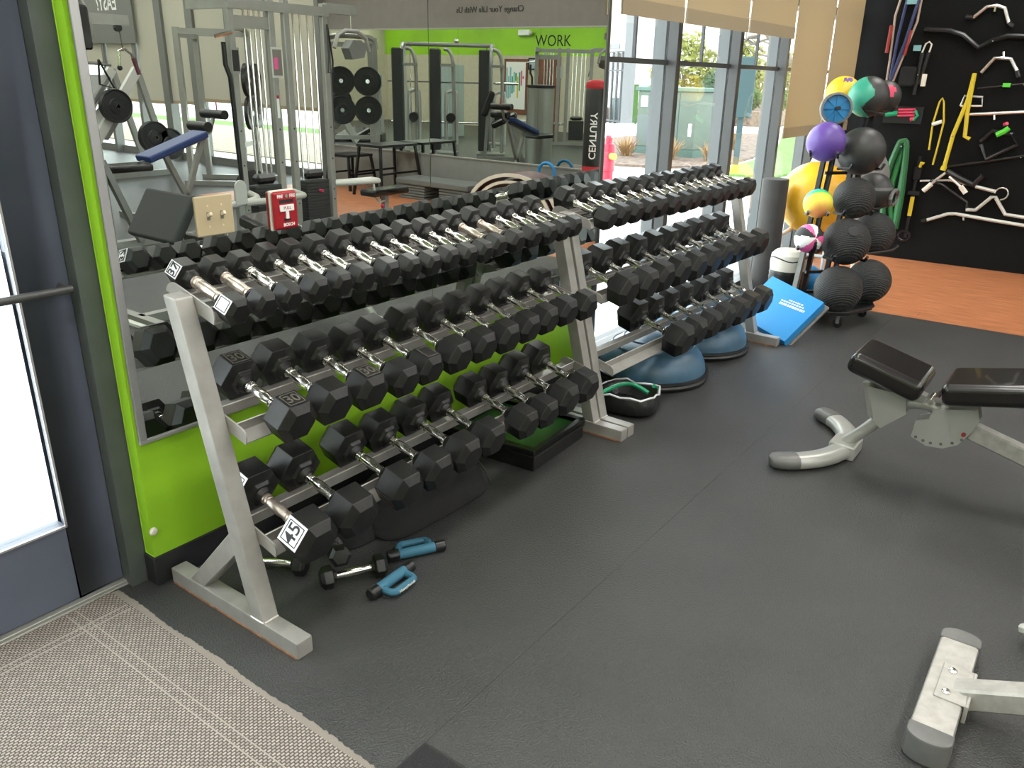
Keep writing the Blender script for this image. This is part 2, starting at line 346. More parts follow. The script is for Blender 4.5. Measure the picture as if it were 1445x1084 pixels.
# roller shades
sx = [2.60, 3.31, 4.24, 5.125, 6.04, 6.85]
where = ['beside the mirror, left of the four', 'second from the mirror', 'third from the mirror', 'fourth from the mirror, pulled low', 'pulled low behind the yellow and blue ball rack tier']
for i in range(5):
    a, b = sx[i]+.015, sx[i+1]-.015; zb = 1.80 if i < 3 else 1.12
    t = thing('roller_shade', ['short beige roller shade next to the wall mirror', 'short beige roller shade, middle of the three raised ones', 'short beige roller shade, raised, beside the first long one', 'long beige roller shade, left one of the two pulled low', 'long beige roller shade next to the black wall'][i], 'roller shade', ((a+b)/2, -.06, 0), 0, 'roller shades over the front windows')
    h = (b-a)/2
    obj('fabric', G().b2((-h, -.001, zb+.075), (h, .001, 3.0)), 'shade', t)
    obj('hem_bar', G().b2((-h, -.005, zb), (h, .005, zb+.075)), 'shade_hem', t)
    obj('roller_tube', G().cyl((-h, 0, 3.02), (h, 0, 3.02), .025), 'alu', t)
for i in range(9):
    a, b = ys[i]-.06, ys[i+1]+.06; zb = [.95, .95, .98, .92, .90, .9, 1.5, 1.5, 1.5][i]
    t = thing('roller_shade', '%s beige roller shade over the far side windows, counted from the far mirror' % ORD[i], 'roller shade', (XE-.05, (a+b)/2, 0), 0, 'roller shades over the far windows')
    h = abs(a-b)/2
    obj('fabric', G().b2((-.001, -h, zb+.05), (.001, h, 3.0)), 'shade_far', t); obj('hem_bar', G().b2((-.006, -h, zb), (.006, h, zb+.05)), 'shade_hem', t)
# south wall shades seen in the far mirror
for i in range(4):
    t = thing('roller_shade', '%s beige roller shade on the back wall, counted from the far windows' % ORD[i], 'roller shade', (5.6-i*1.5, YS+.05, 0), 0, 'roller shades on the back wall')
    obj('fabric', G().b2((-.68, -.001, .9), (.68, .001, 3.0)), 'shade_far', t); obj('hem_bar', G().b2((-.68, -.006, .85), (.68, .006, .9)), 'shade_hem', t)
# ceiling light panels
n = 0
for ix in range(5):
    for iy in range(8):
        x, y = -3.6+ix*2.35, -1.25-iy*2.3
        t = thing('ceiling_light', 'white recessed ceiling light panel, row %s from the entrance, %s from the back' % (ORD[ix], ORD[7-iy]), 'ceiling light', (x, y, HC), 0, 'ceiling light panels')
        obj('frame', G().b2((-.63, -.33, -.012), (.63, -.30, 0)).b2((-.63, .30, -.012), (.63, .33, 0)).b2((-.63, -.30, -.012), (-.60, .30, 0)).b2((.60, -.30, -.012), (.63, .30, 0)), 'white', t)
        obj('diffuser', G().b2((-.60, -.30, -.008), (.60, .30, -.002)), 'panel', t)
# ------------------------------------------------------------------ mirrors
MT = R(.3)
t = thing('wall_mirror', 'large frameless wall mirror panel behind the near end of the rack', 'mirror', (0, -.004, .482))
obj('glass_sheet', G().b2((.030, -.006, .012), (1.2885, -.0005, 2.05)), 'mirror', t)
obj('edge_channel', G().b2((.008, -.012, 0), (1.289, 0, .012)).b2((.008, -.012, .012), (.030, 0, 2.05)), 'alu', t, bevel=.002)
t.rotation_euler = (MT, 0, 0)
t = thing('wall_mirror', 'wall mirror panel next to the front windows, right of the seam', 'mirror', (0, -.004, .482))
obj('glass_sheet', G().b2((1.2915, -.006, .012), (2.562, -.0005, 2.05)), 'mirror', t)
obj('edge_channel', G().b2((1.289, -.012, 0), (2.57, 0, .012)), 'alu', t, bevel=.002)
obj('edge_strip', G().b2((2.562, -.008, .012), (2.570, 0, 2.05)), 'frame_dark', t)
t.rotation_euler = (MT, 0, 0)
for i in range(4):
    a, b = -2.31-i*1.222, -2.31-(i+1)*1.222
    tag(obj('wall_mirror', G().b2((XE-.006, b+.001, .515), (XE+.005, a-.001, 2.015)), 'mirror'), '%s panel of the far wall mirror above the knee wall, from the punching bag' % ORD[i], 'mirror', 'far wall mirror panels')
# ------------------------------------------------------------------ dumbbell racks
wh_ = (.014, .028, .034); TH = R(16); CT, ST = math.cos(TH), math.sin(TH); FOOT = .054
def tier(k): return (-.235-.08*k, .922-.32*k)
def un(k, u, nn):
    y, z = tier(k); return (y-CT*u-ST*nn, z-ST*u+CT*nn)
def make_rack(label, loc, rz, L):
    t = thing('dumbbell_rack', label, 'rack', loc, rz, 'dumbbell racks')
    post = [(-.478, .054), (-.421, .054), (-.196, .962), (-.252, .957)]
    for side in (0, 1):
        x = side*(L-FOOT)
        obj('foot', G().b2((x, -.622, 0), (x+FOOT, -.02, .054)), 'rack_paint', t, bevel=.005, seg=2)
        obj('foot_rust', G().b2((x-.0006, -.615, 0), (x+.002, -.03, .006)), 'rust', t)
        p = obj('post', G().prism(post, 'x', x, x+FOOT), 'rack_paint', t, bevel=.005, seg=2)
        obj('weld', G().tube([(x+.002, -.478, .055), (x+.0, -.45, .056), (x+.002, -.421, .055)], .003, 6).tube([(x+.004, -.480, .056), (x+.05, -.480, .056)], .003, 6), 'rack_edge', p)
        obj('brace', G().prism([(-.119, .054), (-.194, .054), (-.395, .255), (-.378, .325)], 'x', x+.004, x+FOOT-.006), 'rack_paint', t, bevel=.004)
        xi = x+FOOT if side == 0 else x
        for k in range(3):
            prof = []
            for a in range(0, 91, 15): prof.append((-.075-.04*math.sin(R(a)), -.005+.04*math.cos(R(a))))
            prof += [(-.115, -.004), (.100, -.004), (.100, .006)]
            for a in range(0, 91, 15): prof.append((.100-.028+.028*math.cos(R(a)), .008+.028*math.sin(R(a))))
            poly = [un(k, u, v) for u, v in prof]
            lo, hi = (xi, xi+.005) if side == 0 else (xi-.005, xi)
            b = obj('end_bracket', G().prism(poly, 'x', lo, hi), 'rack_paint', t)
            xs = (xi+.006) if side == 0 else xi-.006
            obj('weld', G().tube([(xs, *un(k, -.03, -.008)), (xs+.001, *un(k, 0, -.010)), (xs, *un(k, .03, -.008))], .004, 6), 'rack_edge', b)
    for k in range(3):
        for u0, u1, w in ((-.100, -.043, -.043), (.043, .098, .043)):
            g = G()
            a, b = un(k, u0, -.004), un(k, u1, -.004); c, d = un(k, u1, 0), un(k, u0, 0)
            g.prism([a, b, c, d], 'x', FOOT+.006, L-FOOT-.006)
            a, b = un(k, w-.0018, -.004), un(k, w+.0018, -.004); c, d = un(k, w+.0018, wh_[k]), un(k, w-.0018, wh_[k])
            g.prism([a, b, c, d], 'x', FOOT+.006, L-FOOT-.006)
            rr = obj('rail', g, 'rack_paint', t)
            a, b = un(k, w-.0022, wh_[k]), un(k, w+.0022, wh_[k]); c, d = un(k, w+.0022, wh_[k]+.0008), un(k, w-.0022, wh_[k]+.0008)
            obj('rail_edge', G().prism([a, b, c, d], 'x', FOOT+.006, L-FOOT-.006), 'rack_edge', rr)
    return t
RX, RL = .036, 1.856
rack1 = make_rack('pale grey three tier dumbbell rack in front of the mirror', (RX, 0, 0), 0, RL)
R2X, R2R, R2L = 1.922, R(-2.2), 1.80
rack2 = make_rack('pale grey three tier dumbbell rack in front of the windows', (R2X, 0, 0), R2R, R2L)

# hex dumbbells: axis along local y (front = -y), resting plane at local z = 0
DB = {}
def hexsec(y, a, n=6):
    rr = a/math.cos(math.pi/6)
    return [(rr*math.cos(R(60*i)), y, rr*math.sin(R(60*i))) for i in range(6)]
def head_mesh(a, hl, sgn):
    prof = [(0, .50), (.010, .60), (.006+.24*a, 1.0), (hl-.34*a, 1.0), (hl-.003, .70), (hl, .67)]
    g = G(); vs = []
    for y, s in prof: vs += hexsec(sgn*y, a*s)
    m = len(prof); fs = [(j*6+i, j*6+(i+1)%6, (j+1)*6+(i+1)%6, (j+1)*6+i) for j in range(m-1) for i in range(6)]
    fs += [tuple(range(6)), tuple((m-1)*6+i for i in range(6))]
    g.add(vs, fs); return g
def make_db(a, hl, grip=.118, worn=False):
    """prototype: empty + head, head, handle"""
    key = (round(a, 4), round(hl, 4), worn)
    if key in DB: return DB[key]
    t = thing('hex_dumbbell', 'x', 'dumbbell')
    h = grip/2
    for s in (-1, 1):
        hd = obj('head', head_mesh(a, hl, s), 'rubber_black', t, loc=(0, s*(h+.012), a), bevel=.0022, seg=2, ang=70)
        obj('neck', G().cyl((0, s*.0, 0), (0, -s*.013, 0), .030 if a > .045 else .024, .022 if a > .045 else .019, 16), 'rubber_black', hd)
    n1 = 8
    prof = [(.0165, -h), (.0175, -h+.004), (.0175, -h+.008), (.013, -h+.010), (.013, -h+.014), (.016, -h+.016), (.016, -h+.020)]
    mid = [(.0135, -h+.022)]+[(.0135+.0035*math.sin(math.pi*i/8), -h+.024+(grip-.048)*i/8) for i in range(9)]+[(.0135, h-.022)]
    prof = prof+mid+[(r, -z) for r, z in prof[::-1]]
    hn = obj('handle', G().lathe(prof, 16, (0, 0, a), (R(90), 0, 0)), 'chrome_worn' if worn else 'chrome', t)
    DB[key] = t; t['proto'] = 1
    return t
USED = set()
def place_db(proto, label, group, loc, rot):
    key = proto.name
    o = proto if key not in USED else dup(proto)
    USED.add(key); o['label'] = label; o['group'] = group; o.location = loc; o.rotation_euler = rot
    if 'proto' in o: del o['proto']
    return o
def db_on_rack(rack_loc, rz, k, x, a, hl, label, group, worn=False, du=0, yaw=0):
    y, z = un(k, du, .0012)
    v = Matrix.Rotation(rz, 3, 'Z') @ Vector((x, y, z)); p = Vector(rack_loc)+v
    m = Matrix.Rotation(rz+yaw, 3, 'Z') @ Matrix.Rotation(TH, 3, 'X')
    return place_db(make_db(a, hl, worn=worn), label, group, p, m.to_euler())
xs0 = [.141, .23, .315, .416, .506, .598, .697, .806, .893, .988, 1.081, 1.17, 1.264, 1.373, 1.488, 1.588, 1.69, 1.79]
xs1 = [.21, .352, .496, .636, .762, .901, 1.044, 1.181, 1.324, 1.458, 1.6, 1.736]
xs2 = [.166, .327, .534, .684, .842, .988, 1.189, 1.325, 1.476, 1.637]
TN = ['top', 'middle', 'bottom']
rows1 = []
for k, xs in enumerate((xs0, xs1, xs2)):
    row = []
    for i, x in enumerate(xs):
        gap = min([abs(x-o) for j, o in enumerate(xs) if j != i])
        if k == 0: a, hl = (.0405, .076) if gap > .0865 else (.0375, .072)
        elif k == 1: a, hl = (.0605, .104) if i < 6 else (.0590, .098)
        else: a, hl = (.070, .118) if i < 3 else (.0640, .110)
        a = min(a, gap/2*math.cos(math.pi/6)*.965)
        a = round(a*2000)/2000-(.0005 if a*2000-round(a*2000) < 0 else 0)
        lab = 'hex dumbbell, %s from left on the %s tier of the mirror-side rack' % (ORD[i], TN[k])
        o = db_on_rack((0, 0, 0), 0, k, x, a, hl, lab, '%s tier dumbbells of the rack at the mirror' % TN[k], worn=(k == 0 and i in (0, 1, 12, 13)) or (k == 2 and i == 0), du=random.uniform(-.008, .008), yaw=R(random.uniform(-.8, .8)))
        row.append((o, a, hl))
    rows1.append(row)
ys0 = [.135+i*.1178 for i in range(14)]; ys1 = [.15+i*.166 for i in range(10)]; ys2 = [.565, .75, .92, 1.09, 1.26, 1.43, 1.60]
for k, xs in enumerate((ys0, ys1, ys2)):
    for i, x in enumerate(xs):
        a, hl = ((.0485, .086), (.0700, .116), (.0715, .118))[k]
        if k == 2 and i == 0: a, hl = .078, .128
        lab = 'hex dumbbell, %s from left on the %s tier of the window-side rack' % (ORD[i], TN[k])
        db_on_rack((R2X, 0, 0), R2R, k, x, a, hl, lab, '%s tier dumbbells of the rack at the windows' % TN[k], du=random.uniform(-.008, .008), yaw=R(random.uniform(-.8, .8)))
# number plates on dumbbell heads; face index 0 = top, 1 = upper left
def plate(o, a, hl, front, face, s, m='rubber_black', mt='ink', size=None, rotz=90, lab=None):
    hd = [c for c in o.children if c.name.split('.')[0] == 'head'][0 if front else 1]
    sg = -1 if front else 1
    cy = sg*(.006+.24*a+hl-.34*a)/2; w2 = (hl-.34*a-.006-.24*a)/2*1.0; h2 = a*math.tan(math.pi/6)*.95
    rm = Matrix.Rotation(R(-60*face), 4, 'Y')
    base = rm @ Matrix.Translation((0, cy, a))
    g = G().box((0, 0, .0003), (2*h2, 2*w2, .0012)); p = obj('number_plate', g, m, hd); p.matrix_local = base
    if lab: p['label'] = lab
    fr = G(); t = .0024; wi, hi = w2*.78, h2*.78
    for c, d in (((0, wi, 0), (2*hi, t, .001)), ((0, -wi, 0), (2*hi, t, .001)), ((hi, 0, 0), (t, 2*wi, .001)), ((-hi, 0, 0), (t, 2*wi, .001))): fr.box((c[0], c[1], .0013), d)
    f = obj('plate_border', fr, mt, hd); f.matrix_local = base
    if s:
        q = text('plate_number', s, (size or 1.25)*wi*1.5, mt, hd, base @ Matrix.Translation((0, 0, .0010)) @ Matrix.Rotation(R(rotz), 4, 'Z'), .0006, bold=.0006)
def raised(o, a, hl, front, face, s): plate(o, a, hl, front, face, s, 'rubber_black', 'dusty_rubber', rotz=0)
o, a, hl = rows1[2][0]; plate(o, a, hl, True, 1, '45', 'label_silver', 'ink', 1.35, 0, 'silver plate with the number 45'); plate(o, a, hl, False, 1, '', 'label_silver', 'ink')
o, a, hl = rows1[0][0]; plate(o, a, hl, False, 1, '37', 'label_silver', 'ink', 1.3, 0, 'silver plate with a number'); plate(o, a, hl, True, 1, '', 'label_silver', 'ink')
o, a, hl = rows1[2][2]; raised(o, a, hl, True, 2, '45')
for i, fr in ((0, False), (0, True), (2, True), (4, True), (6, False), (7, False), (10, False), (11, True)):
    o, a, hl = rows1[1][i]; raised(o, a, hl, fr, 0, '30' if i in (0, 2) else '')
# ------------------------------------------------------------------ wall devices (on the mirror)
t = thing('light_switch', 'almond double toggle light switch plate on the mirror', 'light switch', (.337, -.012, 1.112))
obj('plate', G().b2((-.063, -.007, -.058), (.063, 0, .058)), 'almond', t, bevel=.004, seg=3)
for sx_ in (-.023, .023):
    c = obj('toggle_slot', G().b2((sx_-.0055, -.0078, -.012), (sx_+.0055, -.0065, .012)), 'frame_dark', t)
    obj('toggle', G().box((sx_, -.014, .005), (.0095, .018, .011), (R(-25), 0, 0)), 'almond_toggle', c, bevel=.0015)
    for z in (.030, -.030): obj('screw', G().cyl((sx_, -.0065, z), (sx_, -.0082, z), .0032, n=10), 'almond_toggle', t)
t = thing('fire_alarm_pull', 'red fire alarm pull station with white handle on the mirror', 'fire alarm', (.583, -.012, 1.101))
obj('back_box', G().b2((-.049, -.006, -.063), (.049, 0, .063)), 'cream', t, bevel=.004)
obj('housing', G().b2((-.046, -.024, -.060), (.046, -.006, .060)), 'fire_red', t, bevel=.009, seg=3)
obj('slot', G().b2((-.026, -.0252, .023), (.028, -.0235, .034)), 'ink', t)
hd = obj('pull_handle', G().b2((-.027, -.029, -.002), (.027, -.024, .018)).b2((-.006, -.029, -.026), (.006, -.024, -.002)), 'white', t, bevel=.001)
obj('handle_foot', G().b2((-.011, -.0285, -.032), (.011, -.024, -.025)), 'ink', t)
obj('lock', G().cyl((.002, -.024, .045), (.002, -.027, .045), .006, n=14), 'chrome', t)
fr_ = lambda x, z, y=-.0242: frame((x, y, z), (1, 0, 0), (0, 0, 1))
text('lettering', 'FIRE', .0145, 'white', t, fr_(-.022, .044), .0004, bold=.0004, xs=.85); text('lettering', 'FIRE', .0145, 'white', t, fr_(.026, .044), .0004, bold=.0004, xs=.85)
text('lettering', 'PULL', .0135, 'hydrant', t, fr_(0, .008, -.0292), .0004); text('lettering', 'BOSCH', .0135, 'white', t, fr_(.006, -.045), .0004, bold=.0005)
# ------------------------------------------------------------------ mats
t = thing('entrance_mat', 'tan grey woven walk-off carpet at the entrance door', 'mat', (-.09, .075, 0))
g = G(); random.seed(3)
top = [(-.018, .0), (-.012+0, 0)]
obj('pile', G().b2((-2.6, -2.6, 0), (-.022, -.004, .007)), 'carpet', t)
prof = [(-.024, -2.6)]+[(-.004+random.uniform(-.003, .003)+.003*math.sin(i*.11), -2.6+i*.007) for i in range(371)]+[(-.024, -.004)]
obj('frayed_edge', G().prism(prof, 'z', 0, .0062), 'carpet_edge', t)
for x in (-.135, -.165): obj('woven_line', G().b2((x-.0018, -2.6, .0065), (x+.0018, -.01, .0078)), 'carpet_line', t)
for y in (-.10, -.125): obj('woven_line', G().b2((-2.6, y-.0025, .0065), (-.03, y+.0025, .0076)), 'carpet_line', t)
t = thing('floor_mat', 'black carpet mat corner at the bottom edge of the picture', 'mat', (.028, -1.096, 0))
obj('pile', G().b2((-.9, -1.3, .0), (-.012, -.012, .016)), 'mat_black', t); obj('rubber_border', G().b2((-.9, -1.3, 0), (0, 0, .011)), 'plastic_black', t, bevel=.004)
# ------------------------------------------------------------------ on the floor under the racks
def spin(name, label, loc, rot, a, hl, grip=.10):
    t = thing(name, label, 'dumbbell', loc, 0, 'small dumbbells on the floor'); t.rotation_euler = rot; h = grip/2
    for s in (-1, 1): obj('head', head_mesh(a, hl, s), 'rubber_black', t, loc=(0, s*(h), a), bevel=.002, ang=70)
    prof = [(.012, -h)]+[(.0095+.0045*math.sin(math.pi*i/10)*(1 if i%2 else .8), -h+grip*i/10) for i in range(1, 10)]+[(.012, h)]
    obj('handle', G().lathe(prof, 14, (0, 0, a), (R(90), 0, 0)), 'chrome', t)
spin('small_dumbbell', 'small hex dumbbell on the floor, its handle half hidden by the rack post', (.275, -.225, 0), (0, 0, R(28)), .032, .052, .11)
spin('small_dumbbell', 'small hex dumbbell on the floor nearest the blue grips', (.392, -.462, 0), (0, 0, R(-119)), .033, .052, .11)
spin('small_dumbbell', 'small hex dumbbell tipped up behind the nearest small one', (.395, -.385, .040), (R(-20), 0, R(-33)), .032, .052, .10)
def grip(label, loc, rz, word, roll=0):
    t = thing('hand_weight', label, 'hand weight', loc, 0, 'blue foam hand weights'); t.rotation_euler = (roll, 0, rz)
    path = [(-.052, 0), (-.052, .034), (-.046, .050), (-.034, .054), (.034, .054), (.046, .050), (.052, .034), (.052, 0)]
    obj('foam_handle', G().tube(smooth([(x, y, .021) for x, y in path], 3), .0115, 10).cyl((-.062, 0, .021), (.062, 0, .021), .0175, n=14), 'foam_blue', t, bevel=.0)
    for s in (-1, 1): obj('end_weight', G().lathe([(.016, 0), (.0195, .004), (.0195, .036), (.016, .040)], 16, (s*.060, 0, .021), (0, R(90)*s, 0)), 'plastic_black', t)
    if word: text('lettering', word, .0155, 'white', t, frame((0, .0662, .023), (-1, 0, 0), (0, 0, 1)), .0006)
grip('blue foam hand weight with black ends beside the dark fabric bag', (.617, -.525, 0), R(-30), '')
grip('blue foam hand weight with white lettering nearest the viewer', (.445, -.576, 0), R(183), 'Heavyhands')
t = thing('duffel_bag', 'dark limp fabric bag lying under the mirror rack', 'bag', (.80, -.27, 0))
def lump(pts, n=14, seed=1, flat=.62):
    """closed blobby bag swept along x"""
    rr = random.Random(seed); vs = []; g = G(); k = len(pts)
    for j, (x, y, w, h) in enumerate(pts):
        for i in range(n):
            a = 2*math.pi*i/n; c, s_ = math.cos(a), math.sin(a); jit = 1+rr.uniform(-.07, .07)
            z = (h*(s_ if s_ > 0 else s_*.0)); vs.append((x+rr.uniform(-.008, .008), y+w*c*jit, max(0, z*jit)))
    fs = [(j*n+i, j*n+(i+1)%n, (j+1)*n+(i+1)%n, (j+1)*n+i) for j in range(k-1) for i in range(n)]
    fs += [tuple(range(n))[::-1], tuple((k-1)*n+i for i in range(n))]
    g.add(vs, fs); return g
obj('body', lump([(-.20, -.03, .07, .06), (-.14, -.01, .14, .14), (-.03, .0, .165, .175), (.08, .0, .17, .18), (.18, .0, .165, .165), (.28, -.01, .16, .15), (.345, -.02, .13, .12), (.375, -.02, .08, .06)], 18, 4), 'fabric_black', t, sub=2)
obj('collar_fold', lump([(-.34, .04, .05, .06), (-.30, .03, .085, .10), (-.23, .02, .10, .115), (-.17, .0, .07, .10), (-.15, 0, .04, .05)], 14, 9), 'fabric_black', t, sub=2)
obj('seam', G().tube(smooth([(.355, -.15, .01), (.345, -.11, .09), (.335, -.02, .132), (.335, .06, .12)], 4), .003, 6), 'plastic_black', t)
t = thing('step_tray', 'black step platform with recessed dark green top under the mirror rack', 'step', (1.56, -.25, 0), R(3))
obj('base', G().b2((-.21, -.22, 0), (.21, .22, .055)).b2((-.215, -.225, .055), (.215, .225, .072)), 'plastic_black', t, bevel=.006, seg=2)
g = G()
for a, b in (((-.215, -.225, .072), (-.185, .225, .095)), ((.185, -.225, .072), (.215, .225, .095)), ((-.185, -.225, .072), (.185, -.195, .095)), ((-.185, .195, .072), (.185, .225, .095))): g.b2(a, b)
obj('rim', g, 'plastic_black', t, bevel=.004); obj('green_top', G().b2((-.184, -.194, .070), (.184, .194, .078)), 'tray_green', t)
t = thing('tote_bag', 'black open tote with green straps beside the rack feet', 'bag', (2.20, -.45, 0), R(10))
n = 20; vs = []
lev = [(.0, .96), (.035, 1.06), (.07, 1.02), (.088, .98), (.10, .95), (.09, .88), (.03, .82)]
rr = random.Random(2)
for z, s_ in lev:
    for i in range(n):
        a = 2*math.pi*i/n; c, q = math.cos(a), math.sin(a); sq = (abs(c)**4+abs(q)**4)**-.25
        vs.append((.12*c*sq*s_+rr.uniform(-.005, .005), .15*q*sq*s_+rr.uniform(-.005, .005), z+(rr.uniform(-.012, .016) if z > .08 else 0)))
g = G().add(vs, [(j*n+i, j*n+(i+1)%n, (j+1)*n+(i+1)%n, (j+1)*n+i) for j in range(len(lev)-1) for i in range(n)]+[tuple(range(n))[::-1], tuple((len(lev)-1)*n+i for i in range(n))])
obj('body', g, 'bag_black', t, sub=1)
obj('rim_band', G().tube([(vs[4*n+i][0]*1.01, vs[4*n+i][1]*1.01, vs[4*n+i][2]) for i in range(n)], .005, 6, closed=True), 'label_silver', t)
obj('green_strap', G().tube(smooth([(-.10, .10, .10), (-.02, .04, .125), (.02, -.02, .125), (.01, -.10, .10)], 5), .010, 6), 'teal_green', t)
obj('green_clip', G().tube(smooth([(.10, -.10, .105), (.128, -.11, .07), (.130, -.10, .03)], 4), .012, 6), 'teal_green', t)
for i, (x, y, lab) in enumerate(((2.73, -.31, 'blue half dome balance trainer under the window rack, nearer the viewer'), (3.352, -.30, 'blue half dome balance trainer under the window rack, beside the blue pad'))):
    t = thing('balance_trainer', lab, 'balance trainer', (x, y, 0), 0, 'half dome balance trainers')
    obj('platform', G().lathe([(.27, 0), (.300, .008), (.306, .022), (.300, .034), (.29, .040)], 48), 'plastic_black', t)
    obj('rim', G().lathe([(.294, .036), (.305, .040), (.303, .048), (.288, .050)], 48), 'plastic_black', t)
    obj('dome', G().lathe([(.288*math.cos(R(a)), .045+.205*math.sin(R(a))) for a in range(0, 90, 6)]+[(.001, .25)], 48), 'bosu_blue', t)
    for rr_ in (.22, .16): 
        z = .045+.205*math.sqrt(max(0, 1-(rr_/.297)**2)); obj('dome_ring', G().lathe([(rr_+.004, z-.002), (rr_, z+.003), (rr_-.004, z)], 48), 'bosu_blue', t)
# blue balance pad leaning on the ball rack base
P0, P1, P2 = Vector((3.735, -.742, .075)), Vector((3.93, -.845, .245)), Vector((3.955, -.46, .245))
ax = (P1-P0); ln = ax.length; ax.normalize(); wv = (P2-P1); wl = wv.length; wv = (wv-ax*wv.dot(ax)).normalized(); nn = ax.cross(wv).normalized()
if nn.z < 0: nn = -nn
t = thing('balance_pad', 'bright blue foam balance pad propped at a slant beside the rack', 'balance pad', P0)
mw = Matrix((ax, wv, nn)).transposed().to_4x4()
def slab(lo, hi): return G().b2(lo, hi).rot(mw)
obj('foam', slab((-.07, -.005, -.055), (ln+.01, wl+.02, 0)), 'pad_blue', t, bevel=.005, seg=2)
pr_ = G(); rr = random.Random(4)
for row, (u0, ln_) in enumerate(((.0, .17), (.022, .15), (.040, .09))):
    y_ = .05+row*.02
    while y_ < .05+ln_+row*.02:
        w_ = rr.uniform(.006, .013); pr_.box((ln*.62+u0-y_*.12, y_, .0006), (.016 if row == 0 else .009, w_, .0012)); y_ += w_+.005
obj('faded_print', pr_.rot(mw), 'white', t)['kind'] = 'stuff'
tag(obj('wobble_board', G().b2((-.06, -.02, -.080), (ln+.03, wl+.02, -.058)).rot(mw), 'cap_grey', loc=P0+Vector((0, 0, .0)), bevel=.006), 'grey board under the propped blue pad', 'board')
# ------------------------------------------------------------------ weight benches
def pad(name, c, size, tilt, parent, m='vinyl', bev=.022):
    return obj(name, G().box((0, 0, 0), size), m, parent, loc=c, rot=(tilt, 0, 0), bevel=bev, seg=4, ang=50)
t = thing('weight_bench', 'grey adjustable weight bench with black pads and curved front foot', 'bench', (2.35, -1.44, 0))
b = t
def oval(pts, w, h, parent, name, m, z0=None):
    g = G(); vs = []; n = 14; pts = [Vector(p) for p in pts]; k = len(pts)
    for i, p in enumerate(pts):
        d = (pts[min(i+1, k-1)]-pts[max(i-1, 0)]).normalized(); a = Vector((-d.y, d.x, 0)).normalized()
        ww, hh = (w[i], h[i]) if isinstance(w, list) else (w, h)
        for j in range(n):
            an = 2*math.pi*j/n; c, s_ = math.cos(an), math.sin(an); sq = (abs(c)**3.2+abs(s_)**3.2)**(-1/3.2)
            vs.append(p+a*(ww/2*c*sq)+Vector((0, 0, hh/2*s_*sq)))
    g.add(vs, [(i*n+j, i*n+(j+1)%n, (i+1)*n+(j+1)%n, (i+1)*n+j) for i in range(k-1) for j in range(n)]+[tuple(range(n))[::-1], tuple((k-1)*n+j for j in range(n))])
    return obj(name, g, m, parent, ang=45)
cy, rr_ = .364, .364
aa = lambda d: (rr_*math.sin(R(d)), cy-rr_*math.cos(R(d)), .030)
oval([aa(d) for d in range(-52, 53, 8)], .092, .056, t, 'front_foot', 'bench_grey')
for s_ in (-1, 1):
    oval([aa(s_*d) for d in (48, 54, 60, 64, 66)], [.095, .095, .093, .08, .045], [.06, .06, .058, .05, .03], t, 'foot_cap', 'cap_grey')
obj('foot_bracket', G().prism([(-.075, -.055), (.075, -.055), (.06, .055), (-.06, .055)], 'z', .0, .064), 'bench_grey', t, bevel=.006)
for s_ in (-1, 1): obj('bolt', G().cyl((s_*.075, .01, .05), (s_*.09, .02, .05), .008, n=8), 'chrome', t)
obj('front_tube', G().tube([(0, .0, .055), (0, -.06, .12), (0, -.13, .21), (0, -.20, .285)], .026, 14), 'bench_grey', t)
g = G()
for x in (-.034, .030): g.prism([(-.055, .335), (-.20, .33), (-.215, .25), (-.13, .165), (-.10, .19)], 'x', x, x+.005)
obj('front_plate', g, 'bench_grey', t)
obj('handle_tube', G().cyl((0, -.045, .345), (0, -.085, .20), .021, .017, n=14), 'bench_grey', t)
obj('main_arm', G().tube(smooth([(0, -.19, .285), (0, -.26, .30), (0, -.34, .285), (0, -.42, .24)], 4), .024, 12), 'bench_grey', t)
g = G()
for x in (-.040, .034): g.prism([(-.25, .165), (-.255, .235), (-.30, .255), (-.31, .30), (-.46, .335), (-.475, .29), (-.455, .235), (-.42, .175), (-.37, .145), (-.31, .140)], 'x', x, x+.006)
sp = obj('sector_plate', g, 'bench_grey', t)
for y, z in ((-.268, .168), (-.297, .16), (-.325, .157), (-.362, .163), (-.40, .178), (-.43, .20)): obj('pin_hole', G().cyl((-.0415, y, z), (-.0385, y, z), .0062, n=12), 'cap_grey', sp)
obj('pop_pin', G().cyl((-.050, -.432, .225), (-.03, -.432, .225), .008, n=12), 'band_red', t)
pad('seat_pad', (0, -.125, .418), (.29, .295, .088), R(16), t, bev=.030)
obj('seat_carrier', G().beam((0, -.03, .385), (0, -.27, .325), .05, .03), 'bench_grey', t)
pad('back_pad', (0, -.735, .478), (.29, .82, .088), R(-12), t, bev=.030)
obj('back_carrier', G().beam((0, -.36, .345), (0, -1.05, .480), .05, .04), 'bench_grey', t)
obj('hinge', G().cyl((-.05, -.315, .345), (.05, -.315, .345), .012).cyl((-.05, -.29, .33), (.05, -.29, .33), .010), 'chrome', t)
obj('rear_strut', G().beam((0, -.45, .235), (0, -1.06, .065), .06, .066), 'bench_scuffed', t, bevel=.006)
obj('rear_foot', G().b2((-.17, -1.11, 0), (.17, -1.02, .07)), 'bench_scuffed', t, bevel=.012, seg=2)
